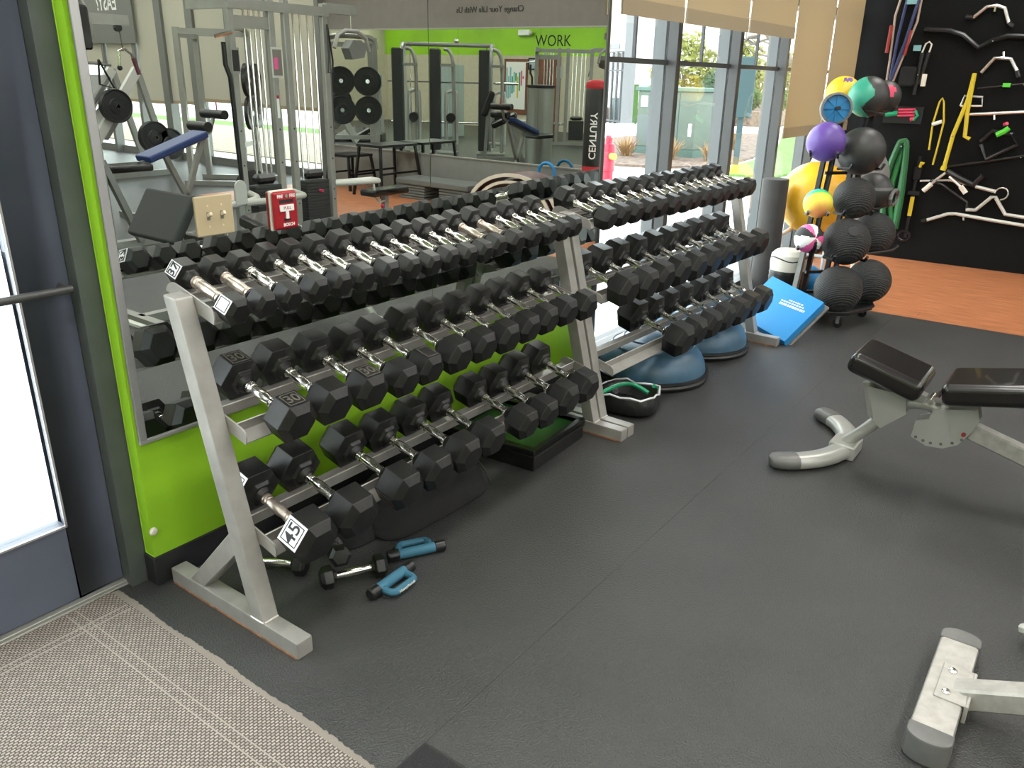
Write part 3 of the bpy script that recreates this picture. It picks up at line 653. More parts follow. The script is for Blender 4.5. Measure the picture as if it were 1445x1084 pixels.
# second bench: only its T foot reaches into the picture
t = thing('weight_bench', 'scuffed bench foot with rounded rubber caps at the lower right corner', 'bench', (.945, -2.07, 0))
obj('rear_foot', G().b2((-.21, -.048, .002), (.21, .048, .068)), 'bench_scuffed', t, bevel=.010, seg=2)
for s_ in (-1, 1):
    o = obj('foot_cap', G().prism([(s_*.195, -.052), (s_*.195, .052)]+[(s_*(.225+.034*math.cos(R(a))), .052*math.sin(R(a))) for a in range(80, -81, -20)], 'z', 0, .072), 'cap_grey', t, bevel=.008, seg=2)
pl = obj('mount_plate', G().b2((-.075, -.055, .066), (.075, .020, .073)).b2((-.075, -.060, .02), (.075, -.050, .073)), 'bench_scuffed', t, bevel=.002)
for x in (-.05, .045): obj('bolt', G().lathe([(.011, 0), (.011, .004), (.007, .008), (0, .009)], 12, (x, -.005, .073)), 'chrome', pl)
obj('spine', G().beam((0, -.02, .042), (0, -.62, .30), .062, .060), 'bench_scuffed', t, bevel=.006)
obj('main_beam', G().beam((0, -.45, .37), (0, -1.2, .37), .055, .055), 'bench_scuffed', t)
obj('adjuster_arm', G().beam((.43, -.13, .035), (.02, -.60, .28), .035, .03), 'machine_white', t, bevel=.008)
pad('back_pad', (0, -.74, .445), (.28, .50, .07), R(0), t); pad('seat_pad', (0, -1.18, .46), (.28, .30, .07), R(-14), t)
obj('front_foot', G().b2((-.26, -1.24, 0), (.26, -1.15, .07)), 'bench_scuffed', t, bevel=.01)
obj('front_post', G().beam((0, -1.19, .05), (0, -1.0, .38), .055, .055), 'bench_scuffed', t)
# preacher curl bench behind the viewer, seen in the mirror
t = thing('preacher_bench', 'preacher curl bench with sloping dark pad, seen in the mirror', 'bench', (1.75, -2.60, 0))
obj('arm_pad', G().b2((-.03, -.26, -.16), (.03, .26, .16)), 'pad_dark', t, loc=(-.06, 0, .645), rot=(0, R(33), 0), bevel=.02, seg=3)
obj('post', G().beam((.02, 0, .06), (.0, 0, .60), .06, .06, (1, 0, 0)), 'frame_grey', t); obj('base', G().b2((-.30, -.03, 0), (.38, .03, .06)), 'frame_grey', t)
obj('cross_foot', G().b2((-.33, -.28, 0), (-.27, .28, .06)), 'frame_grey', t); obj('seat', G().b2((.16, -.17, .43), (.40, .17, .50)), 'vinyl', t, bevel=.02, seg=3); obj('seat_post', G().b2((.25, -.03, .05), (.31, .03, .44)), 'frame_grey', t)
# ------------------------------------------------------------------ ball rack and balls
t = thing('ball_rack', 'black rolling ball rack with angled arms holding exercise balls', 'rack', (4.50, -.72, 0))
obj('base_tray', G().prism([(-.30, -.02), (-.17, -.20), (.10, -.28), (.34, -.20), (.34, .10), (.12, .30), (-.20, .26)], 'z', .085, .105), 'steel_black', t, bevel=.003)
obj('tray_lip', G().tube([(-.30, -.02, .11), (-.17, -.20, .11), (.10, -.28, .11), (.34, -.20, .11), (.34, .10, .11), (.12, .30, .11), (-.20, .26, .11)], .012, 8, closed=True), 'steel_black', t)
for x, y in ((-.18, -.14), (.20, -.20), (.25, .10), (-.17, .20)):
    c = obj('caster', G().cyl((x-.011, y, .03), (x+.011, y, .03), .03, n=16), 'plastic_black', t)
    obj('caster_fork', G().b2((x-.017, y-.012, .03), (x-.013, y+.012, .082)).b2((x+.013, y-.012, .03), (x+.017, y+.012, .082)).b2((x-.02, y-.02, .078), (x+.02, y+.02, .086)), 'chrome', c)
posts = (((-.08, .20, .1), (.16, .18, 1.32)), ((-.02, .16, .1), (.22, .14, 1.32)), ((.06, .06, .1), (.30, .02, 1.36)), ((.12, .02, .1), (.36, -.02, 1.36)))
for a, c in posts: obj('upright', G().beam(a, c, .028, .028), 'steel_black', t)
for a, c in (((-.10, .20, .1), (-.04, .17, .62)),): obj('grey_upright', G().beam(a, c, .05, .03), 'frame_grey', t)
def ball(name, label, c, r, mats, fn=None, nn_=32, arms=None, group=None, sc=(1, 1, 1)):
    o = tag(obj(name, G().sphere((0, 0, 0), r, nn_, 20 if nn_ < 40 else nn_//2, sc), mats, loc=c), label, 'ball', group)
    if fn:
        for p in o.data.polygons: p.material_index = fn(p.center.normalized())
    if arms is not None:
        c = Vector(c); pb = rack_post(c.z-.6*r, arms); d = Vector((c.x-pb.x, c.y-pb.y, 0)); d.normalize(); sd = Vector((-d.y, d.x, 0))
        for s_ in (-1, 1):
            g = G().tube([pb-Vector(t.location), c-d*.5*r+sd*(s_*.70*r)+Vector((0, 0, -.80*r))-Vector(t.location), c+d*.75*r+sd*(s_*.66*r)+Vector((0, 0, -.66*r))-Vector(t.location), c+d*.98*r+sd*(s_*.66*r)+Vector((0, 0, -.45*r))-Vector(t.location)], .0095, 8)
            obj('arm', g, 'steel_black', t)
    return o
def rack_post(z, k):
    a, c = posts[k]; f = (z-a[2])/(c[2]-a[2]); return Vector(t.location)+Vector(a)+(Vector(c)-Vector(a))*f
obj('cross_bar', G().beam((-.02, .16, .30), (.13, .03, .30), .02, .02).beam((.10, .16, .95), (.26, .03, .95), .02, .02), 'steel_black', t)
SG = 'textured slam balls on the ball rack'
slamA = ball('slam_ball', 'textured black slam ball on the base of the ball rack, nearest the viewer', (4.29, -.835, .262), .150, 'slam', group=SG)
ball('slam_ball', 'textured black slam ball on the rack base, nearest the wooden floor', (4.69, -.925, .256), .146, 'slam', group=SG)
s2 = ball('slam_ball', 'textured black slam ball with round white logo patch, second tier up', (4.395, -.812, .552), .149, 'slam', arms=2, group=SG)
pt = obj('logo_patch', G().lathe([(.034, 0), (.034, .004), (0, .006)], 20), 'ink', s2); dr = Vector((-.72, -.42, .62)).normalized(); pt.matrix_local = Matrix.Translation(dr*.146) @ dr.to_track_quat('Z', 'Y').to_matrix().to_4x4()
obj('logo_star', G().prism([(.014*math.cos(R(18+36*i))*(1 if i%2 == 0 else .5), .006+.014*math.sin(R(18+36*i))*(1 if i%2 == 0 else .5)) for i in range(10)], 'z', .003, .0085).b2((-.022, -.020, .003), (.022, -.012, .0085)), 'white', s2).matrix_local = pt.matrix_local
ball('slam_ball', 'textured black slam ball behind the one with the logo patch', (4.85, -.867, .550), .144, 'slam', arms=3, group=SG)
ball('slam_ball', 'textured dark grey slam ball with faint square logo, third tier up', (4.515, -.788, .815), .131, 'slam', arms=2, group=SG)
kb = ball('medicine_ball', 'black grip medicine ball with side handles, third tier near the green band', (4.925, -.806, .82), .126, ['ball_black', 'cap_grey'], lambda n: 1 if abs(n.z-.2) < .12 else 0, arms=3)
obj('grip_loop', G().tube(arc((0, 0), .06, -80, 80, 8, 'xz', -.0) if 0 else [(.02+.11*math.cos(R(a)), -.135, .05*math.sin(R(a))-.03) for a in range(0, 360, 30)], .012, 8, closed=True), 'cap_grey', kb)
ball('medicine_ball', 'dark olive black medicine ball beside the purple ball', (4.64, -.755, 1.10), .150, 'ball_black', arms=2)
ball('medicine_ball', 'teal and black medicine ball on top of the ball rack', (4.80, -.705, 1.43), .128, ['ball_green', 'ball_black'], lambda n: 0 if (-.27*n.x+.96*n.y+.22*math.sin(4.5*n.z+.6) > -.02) else 1, 112, arms=3)
ball('medicine_ball', 'black medicine ball with red patch at the top right', (5.10, -.735, 1.43), .106, ['ball_black', 'red_pink'], lambda n: 1 if n.dot(Vector((-.8, -.45, .4)).normalized()) > .93 else 0, arms=3)
yb = ball('medicine_ball', 'yellow medicine ball with purple emblem on top of the rack', (4.955, -.498, 1.445), .114, 'ball_yellow', arms=1)
em = obj('emblem', G().prism([(-.03, -.02), (-.02, .02), (-.005, .02), (.0, .005), (.01, .022), (.03, .02), (.035, -.005), (.02, -.02), (.012, -.005), (0, -.022), (-.012, -.005)], 'z', -.006, .001), 'ball_purple', yb); dr = Vector((-.55, -.30, .78)).normalized(); em.matrix_local = Matrix.Translation(dr*.114) @ dr.to_track_quat('Z', 'Y').to_matrix().to_4x4()
ball('medicine_ball', 'purple exercise ball on the left side of the ball rack', (4.41, -.587, 1.160), .121, 'ball_purple', arms=0)
ball('play_ball', 'rainbow coloured ball on the left side of the ball rack', (4.345, -.612, .782), .092, 'rainbow', arms=0)
ball('volleyball', 'pink, white and black volleyball low on the ball rack', (4.235, -.618, .572), .091, ['white', 'pink', 'ink'], lambda n: (0, 1, 2)[int((math.atan2(n.z+.3*n.x, n.x-n.y)/math.pi+1)*4.5) % 3], 80, arms=0)
wh = thing('ab_wheel', 'blue spoked exercise wheel hanging at the top left of the rack', 'wheel', (4.575, -.572, 1.358)); dr = Vector((-.85, -.42, .05)).normalized(); wh.rotation_euler = dr.to_track_quat('Z', 'Y').to_euler()
obj('tyre', G().lathe([(.088, -.03), (.098, -.025), (.098, .025), (.088, .03), (.084, .03), (.084, -.03)], 32), 'cap_grey', wh)
obj('disc', G().lathe([(.085, -.006), (.085, .006), (.02, .010), (0, .010)], 32), 'blue_wheel', wh)
for i in range(8): obj('spoke', G().box((.05*math.cos(i*math.pi/4), .05*math.sin(i*math.pi/4), .012), (.065, .008, .008), (0, 0, i*math.pi/4)), 'blue_wheel', wh)
obj('axle_handle', G().cyl((0, 0, -.12), (0, 0, .10), .012, n=12), 'steel_black', wh)
# gym balls on a low stand, foam roller and weighted bag by the window
t = thing('ball_stand', 'low white tubular stand behind the ball rack carrying large gym balls', 'stand', (5.52, -.33, 0))
for y in (-.17, .17): obj('rail', G().tube([(-.45, y, .42), (.55, y, .50)], .014, 8), 'white', t)
for x, y in ((-.42, -.17), (-.42, .17), (.5, -.17), (.5, .17)): obj('leg', G().tube([(x, y, .42 if x < 0 else .5), (x, y, 0)], .014, 8), 'white', t)
obj('cross_bar', G().tube([(-.42, -.17, .30), (-.42, .17, .30)], .012, 8), 'white', t)
ball('gym_ball', 'large golden yellow gym ball behind the ball rack', (5.34, -.30, .688), .270, 'ball_gold')
ball('gym_ball', 'large dark grey gym ball half hidden behind the ball rack', (5.94, -.36, .795), .318, 'ball_grey')
ball('gym_ball', 'blue ball mostly hidden behind the volleyball', (4.93, -.45, .124), .124, 'pad_blue').location = (4.985, -.43, .124)
t = thing('foam_roller', 'tall dark grey foam roller standing against the window', 'foam roller', (5.0, -.10, 0))
obj('core', G().lathe([(.096, 0), (.096, .84), (.092, .845), (.05, .845)], 32), 'foam_grey', t); obj('hollow', G().lathe([(.05, .843), (.05, .82), (0, .82)], 24), 'ink', t)
t = thing('weighted_bag', 'white and black ribbed weighted bag standing beside the blue pad', 'bag', (4.72, -.36, 0))
obj('black_base', G().lathe([(.10, 0)]+[(.122+.004*(i%2), .01+.02*i) for i in range(12)]+[(.120, .25)], 28), 'plastic_black', t)
obj('white_top', G().lathe([(.122, .25), (.126, .30), (.120, .36), (.09, .39), (.0, .40)], 28), 'cream', t)
obj('stitching', G().tube([(.124*math.cos(R(a)), .124*math.sin(R(a)), .335+.012*math.sin(R(a*3))) for a in range(0, 360, 15)], .004, 6, closed=True), 'ink', t)
# ------------------------------------------------------------------ things hanging on the black wall (x = 7.03)
WX = 7.03
def hang(name, label, cat, paths, r, m, grips=(), gm='plastic_black', gr=None, off=.035, group=None, stem=None):
    t = thing(name, label, cat, (WX, 0, 0), 0, group)
    for i, p in enumerate(paths): obj(['bar', 'arm', 'tail'][min(i, 2)], G().tube([(-off, y, z) for y, z in p], r, 8), m, t)
    for a, c in grips: obj('grip', G().cyl((-off, *a), (-off, *c), gr or r*1.35, n=10), gm, t)
    y, z = paths[0][len(paths[0])//2]
    obj('wall_hook', G().cyl((0, y, z-.008), (-off-.02, y, z-.008), .005, n=8), 'chrome', t)
    if stem: obj('stem', G().cyl((-off, *stem[0]), (-off, *stem[1]), .010, n=8), 'chrome', t)
    return t
hang('curl_bar', 'chrome angled pulldown handle with black ends, topmost on the black wall', 'cable bar', [[(-.885, 2.035), (-.97, 2.115), (-1.04, 2.12), (-1.10, 2.10), (-1.15, 1.99)]], .014, 'chrome_satin', [((-.83, 2.045), (-.885, 2.035)), ((-1.15, 1.99), (-1.19, 1.965))], gr=.017, stem=((-1.035, 2.12), (-1.03, 2.075)))
hang('cambered_bar', 'black cambered bar hanging below the top chrome handle', 'cable bar', [[(-.534, 1.956), (-.739, 1.94), (-.84, 1.906), (-.968, 1.808), (-1.065, 1.863), (-1.164, 1.893), (-1.279, 1.887), (-1.5, 1.88)]], .020, 'steel_black')
hang('curl_bar', 'chrome angled handle hanging right of the yellow rope', 'cable bar', [[(-1.026, 1.614), (-1.103, 1.727), (-1.16, 1.727), (-1.222, 1.719), (-1.281, 1.632)]], .014, 'chrome_satin', [((-1.281, 1.632), (-1.305, 1.585))], gr=.018, stem=((-1.168, 1.727), (-1.158, 1.775)))
hang('stirrup_handle', 'chrome stirrup handle behind the yellow rope', 'cable handle', [[(-.924, 1.35), (-.94, 1.431), (-1.075, 1.425), (-1.085, 1.355), (-.924, 1.35)]], .010, 'chrome_satin')
tt = hang('stretch_rod', 'thin black rod with bright green clip on the black wall', 'rod', [[(-1.023, 1.49), (-1.353, 1.533), (-1.6, 1.55)]], .007, 'plastic_black'); obj('green_clip', G().b2((-.055, -1.26, 1.505), (-.02, -1.205, 1.537)), 'lime', tt)
tt = hang('resistance_bands', 'long looped red, tan and blue stretch bands at the window corner', 'bands', [[(-.31, 2.24), (-.28, 2.065), (-.297, 1.72), (-.30, 1.547)], [(-.468, 2.24), (-.464, 2.019), (-.403, 1.753), (-.354, 1.539)]], .010, 'band_tan')
obj('blue_band', G().tube([(-.05, -.36, 2.2), (-.05, -.335, 1.9), (-.05, -.33, 1.55)], .012, 6).tube([(-.05, -.45, 2.18), (-.05, -.40, 1.85), (-.05, -.335, 1.55)], .014, 6), 'band_blue', tt)
obj('red_band', G().tube([(-.045, -.265, 1.99), (-.045, -.262, 1.77)], .014, 6), 'band_red', tt); obj('red_band', G().tube([(-.045, -.43, 1.95), (-.045, -.41, 1.75)], .014, 6), 'band_red', tt); obj('paper_tag', G().b2((-.06, -.45, 2.15), (-.055, -.35, 2.26)), 'cyan', tt)
tt = hang('suspension_strap', 'black suspension trainer straps hanging from a pale hook', 'straps', [[(-.551, 1.77), (-.548, 1.6), (-.545, 1.43)], [(-.601, 1.769), (-.585, 1.62), (-.563, 1.516)]], .017, 'plastic_black')
obj('hook', G().tube([(-.04, -.548, 1.77), (-.04, -.565, 1.84), (-.04, -.59, 1.856), (-.04, -.613, 1.835), (-.04, -.603, 1.772)], .007, 6), 'cream', tt); obj('pouch', G().b2((-.06, -.53, 1.50), (-.02, -.40, 1.66)), 'fabric_black', tt, bevel=.015); obj('blue_label', G().b2((-.03, -.53, 1.785), (-.02, -.47, 1.83)), 'cyan', tt); obj('buckle', G().b2((-.065, -.625, 1.50), (-.055, -.585, 1.60)), 'cream', tt, bevel=.004)
hang('resistance_tube', 'thin yellow resistance tube loop with white grip', 'resistance tube', [[(-.746, .979), (-.736, 1.196), (-.757, 1.38), (-.774, 1.41), (-.79, 1.38), (-.82, 1.22), (-.81, 1.02), (-.799, .856)]], .008, 'rope_yellow', [((-.732, 1.191), (-.805, 1.22))], 'white', .016)
hang('tricep_rope', 'thick yellow rope hanging in a long loop on the black wall', 'rope', [[(-.985, 1.61), (-.975, 1.40), (-.917, 1.112), (-.899, .853)], [(-.985, 1.60), (-.99, 1.30), (-1.009, 1.107), (-1.051, 1.089)]], .017, 'rope_yellow', [((-.899, .853), (-.892, .82))], 'rope_yellow', .024, off=.07)
hang('straight_bar', 'long straight chrome bar on the black wall', 'cable bar', [[(-.975, 1.282), (-1.185, 1.299), (-1.60, 1.335)]], .014, 'chrome_satin', stem=((-1.19, 1.299), (-1.199, 1.25)))
hang('rope_handles', 'tangle of rope ends with clear grips below the yellow rope', 'cable handle', [[(-.923, .802), (-.865, .744), (-.791, .652)], [(-.958, .773), (-1.049, .706), (-1.097, .658)]], .012, 'chrome_satin', [((-.83, .70), (-.775, .635)), ((-1.06, .70), (-1.11, .645))], 'cream', .021, off=.10)
hang('ankle_strap', 'black padded strap with flared end in the middle of the black wall', 'strap', [[(-.921, .812), (-1.03, .76), (-1.143, .714), (-1.204, .792)]], .028, 'steel_black')
hang('v_bar', 'pale double bend bar near the bottom right of the black wall', 'cable bar', [[(-1.13, .50), (-1.204, .504), (-1.303, .624), (-1.33, .627), (-1.432, .491), (-1.574, .48)], [(-1.165, .70), (-1.321, .672)]], .015, 'machine_white')
hang('lat_bar', 'pale bent lat pulldown bar, lowest on the black wall', 'cable bar', [[(-.841, .379), (-.999, .45), (-1.057, .456), (-1.361, .43), (-1.70, .405)]], .015, 'machine_white', [((-.835, .376), (-.80, .36))], stem=((-1.121, .458), (-1.13, .405)))
hang('carabiner', 'round chrome carabiner ring beside the double bend bar', 'carabiner', [[(-1.372+.05*math.cos(R(a)), .66+.05*math.sin(R(a))) for a in range(0, 300, 30)]], .006, 'chrome_satin', off=.06)
tt = thing('loop_band', 'wide green loop bands hanging beside the ball rack', 'bands', (WX, 0, 0))
obj('light_band', G().tube(smooth([(-.05, -.56, .30), (-.05, -.50, .62), (-.05, -.545, .98), (-.05, -.57, .90), (-.05, -.575, .62), (-.05, -.585, .28)], 4), .024, 8), 'band_green', tt); obj('dark_band', G().tube(smooth([(-.085, -.49, .25), (-.085, -.45, .70), (-.085, -.50, 1.0), (-.085, -.53, 1.04), (-.085, -.57, 1.0), (-.085, -.60, .60), (-.085, -.60, .28)], 4), .026, 8), 'band_dkgreen', tt); obj('wall_hook', G().cyl((0, -.53, 1.0), (-.11, -.53, 1.0), .006), 'chrome_satin', tt)
tt = thing('door_anchor_strap', 'black strap with short yellow webbing at the lower left of the wall', 'strap', (WX, 0, 0))
obj('yellow_webbing', G().b2((-.045, -.705, .40), (-.035, -.672, .57)), 'rope_yellow', tt); obj('black_webbing', G().b2((-.04, -.70, .20), (-.02, -.675, .92)), 'plastic_black', tt); obj('buckle', G().b2((-.05, -.74, .585), (-.02, -.64, .62)), 'steel_black', tt, bevel=.004); obj('buckle', G().b2((-.05, -.72, .72), (-.02, -.66, .83)), 'steel_black', tt, bevel=.004); obj('yellow_hook', G().tube([(-.04, -.70, .83), (-.05, -.71, .87), (-.05, -.73, .86)], .014, 6), 'rope_yellow', tt); obj('foot_loop', G().tube([(-.05, -.68+.05*math.cos(R(a)), .22+.045*math.sin(R(a))) for a in range(0, 360, 30)], .012, 6, closed=True), 'steel_black', tt)
tt = thing('jump_rope_handles', 'pink and teal striped jump rope grips behind the top ball tier', 'jump rope', (WX, 0, 0))
for i in range(3): obj('pink_grip', G().cyl((-.04, -.44, 1.255+i*.024), (-.04, -.58, 1.262+i*.024), .010, n=8), 'red_pink', tt)
obj('teal_cord', G().tube([(-.045, -.34, 1.26), (-.045, -.44, 1.275)], .02, 8).tube([(-.045, -.58, 1.30), (-.045, -.605, 1.26), (-.045, -.575, 1.22)], .014, 8), 'teal_green', tt); obj('red_end', G().cyl((-.04, -.55, 1.225), (-.04, -.585, 1.235), .018), 'red_pink', tt); obj('holder', G().b2((-.02, -.64, 1.19), (0, -.32, 1.33)), 'plastic_black', tt)
tt = thing('cable_accessories', 'black cable attachments with a bright green clip at right', 'cable handle', (WX, 0, 0))
obj('green_clip', G().tube([(-.07, -1.24, 1.13), (-.07, -1.29, 1.16), (-.07, -1.32, 1.19)], .022, 8), 'lime', tt); obj('black_frame', G().tube([(-.04, -1.13, 1.07), (-.04, -1.20, 1.16), (-.04, -1.35, 1.14), (-.04, -1.40, 1.06), (-.04, -1.20, .93), (-.04, -1.14, 1.05)], .018, 8), 'steel_black', tt); obj('pin', G().cyl((-.05, -1.28, 1.215), (-.08, -1.30, 1.225), .014), 'red_pink', tt)
hang('black_rod', 'long thin black bar crossing the middle of the black wall', 'cable bar', [[(-.90, .845), (-1.15, .90), (-1.45, .97), (-1.7, 1.02)]], .012, 'steel_black', off=.03)
hang('lat_bar', 'black bar with bent end low on the wall under the rope grips', 'cable bar', [[(-.80, .72), (-.904, .694), (-1.124, .565), (-1.136, .502)]], .012, 'steel_black', off=.03)
hang('stick', 'short pale rod behind the rope ends', 'cable bar', [[(-.72, .71), (-.95, .735), (-1.16, .70)]], .009, 'machine_white', off=.02)
# ------------------------------------------------------------------ outside
struct('ground_pavement', G().b2((-40, .2, -.10), (75, 60, -.02)).b2((7.25, -45, -.10), (75, .2, -.02)), 'concrete')
struct('ground_mulch', G().prism([(12.7, 6.2), (13.0, 4.9), (13.9, 4.0), (16.5, 4.3), (21.0, 5.6), (25, 7.1), (23, 9.0), (20.2, 9.6), (15, 9.0)], 'z', -.02, .03), 'mulch')
struct('ground_lawn', G().prism([(12.4, 3.9), (13.0, 2.6), (16, 2.4), (26, 4.0), (25, 6.6), (21, 5.3), (16.6, 4.1), (13.9, 3.8)], 'z', -.02, .025), 'lawn')
struct('ground_verge', G().b2((8.5, -40, -.02), (13.0, -7.5, .0)), 'tan_gravel')
struct('ground_strip', G().b2((13.0, -40, -.02), (14.2, -7.5, .0)), 'lawn')
struct('ground_bed', G().prism([(28, 15), (30, 8.5), (50, 11), (48, 22)], 'z', -.02, .5), 'mulch')
t = thing('transformer_box', 'pale green electrical transformer cabinet outside the windows', 'utility box', (15.75, 5.75, .0), R(-12))
obj('base', G().b2((-.55, -.80, -.02), (.55, .80, .18)), 'box_teal', t); obj('cabinet', G().b2((-.52, -.77, .18), (.52, .77, 1.32)), 'box_green', t, bevel=.01); obj('lid', G().b2((-.57, -.82, 1.32), (.57, .82, 1.40)), 'box_teal', t, bevel=.01)
obj('door_joint', G().b2((-.526, -.35, .2), (-.519, -.335, 1.30)), 'sign_teal', t); obj('handle', G().b2((-.55, -.25, .72), (-.52, -.21, .84)), 'sign_teal', t); obj('notice', G().b2((-.525, .50, 1.0), (-.519, .68, 1.22)), 'paper', t); obj('number_strip', G().b2((-.525, .05, 1.24), (-.519, .36, 1.29)), 'paper', t)
obj('side_notice', G().b2((-.525, -.70, .45), (-.519, -.62, .70)), 'paper', t)
t = thing('sign_post', 'dark teal sign panel seen from the side on a post outside', 'sign', (13.0, 3.33, 0), R(20))
obj('post', G().b2((-.05, -.05, -.02), (.05, .05, 1.9)), 'sign_teal', t); obj('panel', G().b2((-.10, -.17, .95), (-.05, .17, 1.92)), 'sign_teal', t, bevel=.01); obj('yellow_sleeve', G().b2((-.06, -.06, -.02), (.06, .06, .16)), 'sign_yellow', t)
t = thing('fire_hydrant', 'red fire hydrant outside beside the mirror edge', 'hydrant', (9.35, 3.82, -.02))
obj('barrel', G().lathe([(.11, 0), (.11, .04), (.085, .05), (.085, .30), (.10, .31), (.10, .36), (.095, .37), (.095, .62), (.085, .68), (.05, .70), (.05, .77), (0, .77)], 24), 'hydrant', t); obj('outlet', G().cyl((-.05, -.08, .52), (-.08, -.15, .52), .045, n=14), 'sign_yellow', t); obj('cap_bolt', G().b2((-.05, -.02, .74), (.02, .02, .80)), 'hydrant', t)
t = thing('column', 'square grey post outside in front of the white building', 'post', (21.3, 10.1, -.02)); obj('shaft', G().b2((-.13, -.13, 0), (.13, .13, 7)), 'post_grey', t); obj('plinth', G().b2((-.18, -.18, 0), (.18, .18, .35)), 'stucco', t)
t = thing('white_building', 'white building with dark gate and small sign across the lot', 'building', (38, 21, 0), R(-36.0))
obj('wall', G().b2((0, -3.4, -.02), (8, 12, 9)), 'stucco', t); obj('window', G().b2((-.04, .5, 4.1), (0, 1.8, 5.6)), 'cyan', t); obj('sign_board', G().b2((-.04, -2.4, 3.0), (0, .9, 3.25)), 'post_grey', t); obj('door', G().b2((-.04, 0, 0), (0, 1.0, 2.1)), 'sign_teal', t); obj('lamp', G().b2((-.25, -2.6, 2.6), (0, -2.4, 2.8)), 'bark', t); obj('downpipe', G().cyl((-.05, -1.2, 0), (-.05, -1.2, 8), .06), 'beige_wall', t)
t = thing('iron_gate', 'dark iron gate fence in front of the white building', 'fence', (27.3, 13.9, 0), R(-36))
for i in range(6): obj('post', G().b2((-.04, -.9+i*.42, -.02), (.04, -.82+i*.42, 2.55)), 'fence_dark', t)
for z in (.05, 1.85, 2.50): obj('rail', G().b2((-.03, -.9, z), (.03, 1.3, z+.06)), 'fence_dark', t)
obj('green_bin', G().b2((.3, -.5, -.02), (.7, -.1, 1.4)), 'leaf_green', t); obj('teal_panel', G().b2((.3, .3, -.02), (.6, 1.0, .9)), 'sign_teal', t)
def cloud(c, rad, n, size, seed, shell=.55):
    rr = random.Random(seed); g = G()
    for _ in range(n):
        d = Vector((rr.gauss(0, 1), rr.gauss(0, 1), rr.gauss(0, 1))).normalized(); k = shell+(1-shell)*rr.random()
        p = Vector((d.x*rad[0]*k, d.y*rad[1]*k, d.z*rad[2]*k))+Vector(c); u = Vector((rr.gauss(0, 1), rr.gauss(0, 1), rr.gauss(0, 1))).normalized(); v = u.orthogonal().normalized(); s_ = size*rr.uniform(.6, 1.3)
        g.add([p-u*s_, p+v*s_*.55, p+u*s_, p-v*s_*.55], [(0, 1, 2, 3)])
    return g
def shrub(name, label, loc, rad, n, size, m, seed, trunk=True, zc=None):
    t = thing(name, label, 'bush' if rad[2] < .8 else 'tree', loc)
    zc = zc if zc is not None else rad[2]*.95
    obj('foliage', cloud((0, 0, zc), rad, n, size, seed), m, t); obj('stem', G().tube([(0, 0, -.02), (.03, .02, zc*.6), (-.05, .03, zc)], [.10*rad[2], .07*rad[2], .03*rad[2]], 8), 'bark', t)
shrub('leafy_tree', 'yellow green leafy tree behind the transformer, left one', (34.9, 14.7, 0), (1.5, 1.6, 1.9), 1500, .16, 'leaf_lime', 1)
shrub('leafy_tree', 'yellow green leafy tree behind the transformer, right one', (38.0, 13.3, 0), (1.4, 1.4, 1.8), 1300, .16, 'leaf_lime', 2)
shrub('dark_conifer', 'dark green conifer behind the transformer', (29.6, 10.6, 0), (.8, 1.0, 1.1), 1200, .10, 'leaf_pine', 3)
shrub('leafy_tree', 'pale green leafy tree behind the teal sign', (36.2, 10.3, 0), (1.2, 1.3, 1.5), 1400, .15, 'leaf_lime', 4)
shrub('round_bush', 'round bright green bush beside the teal sign', (32.2, 10.5, .5), (.5, .5, .45), 500, .09, 'leaf_green', 5, zc=.42)
shrub('round_bush', 'round bright green bush nearer the long shade', (32.5, 9.45, .5), (.5, .5, .5), 500, .09, 'leaf_green', 6, zc=.45)
t = thing('bare_tree', 'bare branching tree above the bushes outside', 'tree', (22.6, 6.0, 0))
obj('trunk', G().tube(smooth([(1.0, -1.0, -.02), (.7, -.7, 1.2), (.3, -.2, 2.0), (-.1, .35, 2.6), (-.3, .8, 3.2)], 4), [.16-.006*i for i in range(17)], 8), 'bark', t)
rr = random.Random(5)
for i in range(9):
    p = Vector((rr.uniform(-.3, .4), rr.uniform(-.2, .8), rr.uniform(2.0, 3.0))); pts = [p]
    for k in range(5): pts.append(pts[-1]+Vector((rr.uniform(-.15, .15), rr.uniform(.05, .35), rr.uniform(-.1, .25))))
    obj('branch', G().tube(pts, [.035-.005*k for k in range(6)], 6), 'bark', t)
def tuft(label, loc, r, h, seed):
    rr = random.Random(seed); g = G()
    for i in range(90):
        a = rr.uniform(0, 6.283); d = Vector((math.cos(a), math.sin(a), 0)); b = d*rr.uniform(0, r*.3); e = d*rr.uniform(.3, 1)*r+Vector((0, 0, rr.uniform(.5, 1)*h)); m_ = (b+e)/2+Vector((0, 0, .12*h)); s_ = Vector((-d.y, d.x, 0))*.010
        g.add([b-s_, b+s_, m_+s_, m_-s_, e], [(0, 1, 2, 3), (3, 2, 4)])
    tag(obj('dry_grass', g, 'straw', loc=loc), label, 'grass', 'dry ornamental grass tufts')
for i, (x, y, l) in enumerate(((14.3, 6.9, 'left of the transformer cabinet'), (14.55, 6.35, 'in front of the transformer, left'), (14.45, 5.3, 'in front of the transformer, middle'), (14.75, 4.55, 'at the right corner of the transformer'), (18.0, 5.4, 'behind the teal sign post'), (19.2, 5.9, 'right of the teal sign post'), (13.6, 6.6, 'closest to the hydrant'))):
    tuft('dry straw coloured grass tuft '+l, (x, y, .02), .42, .45, 20+i)
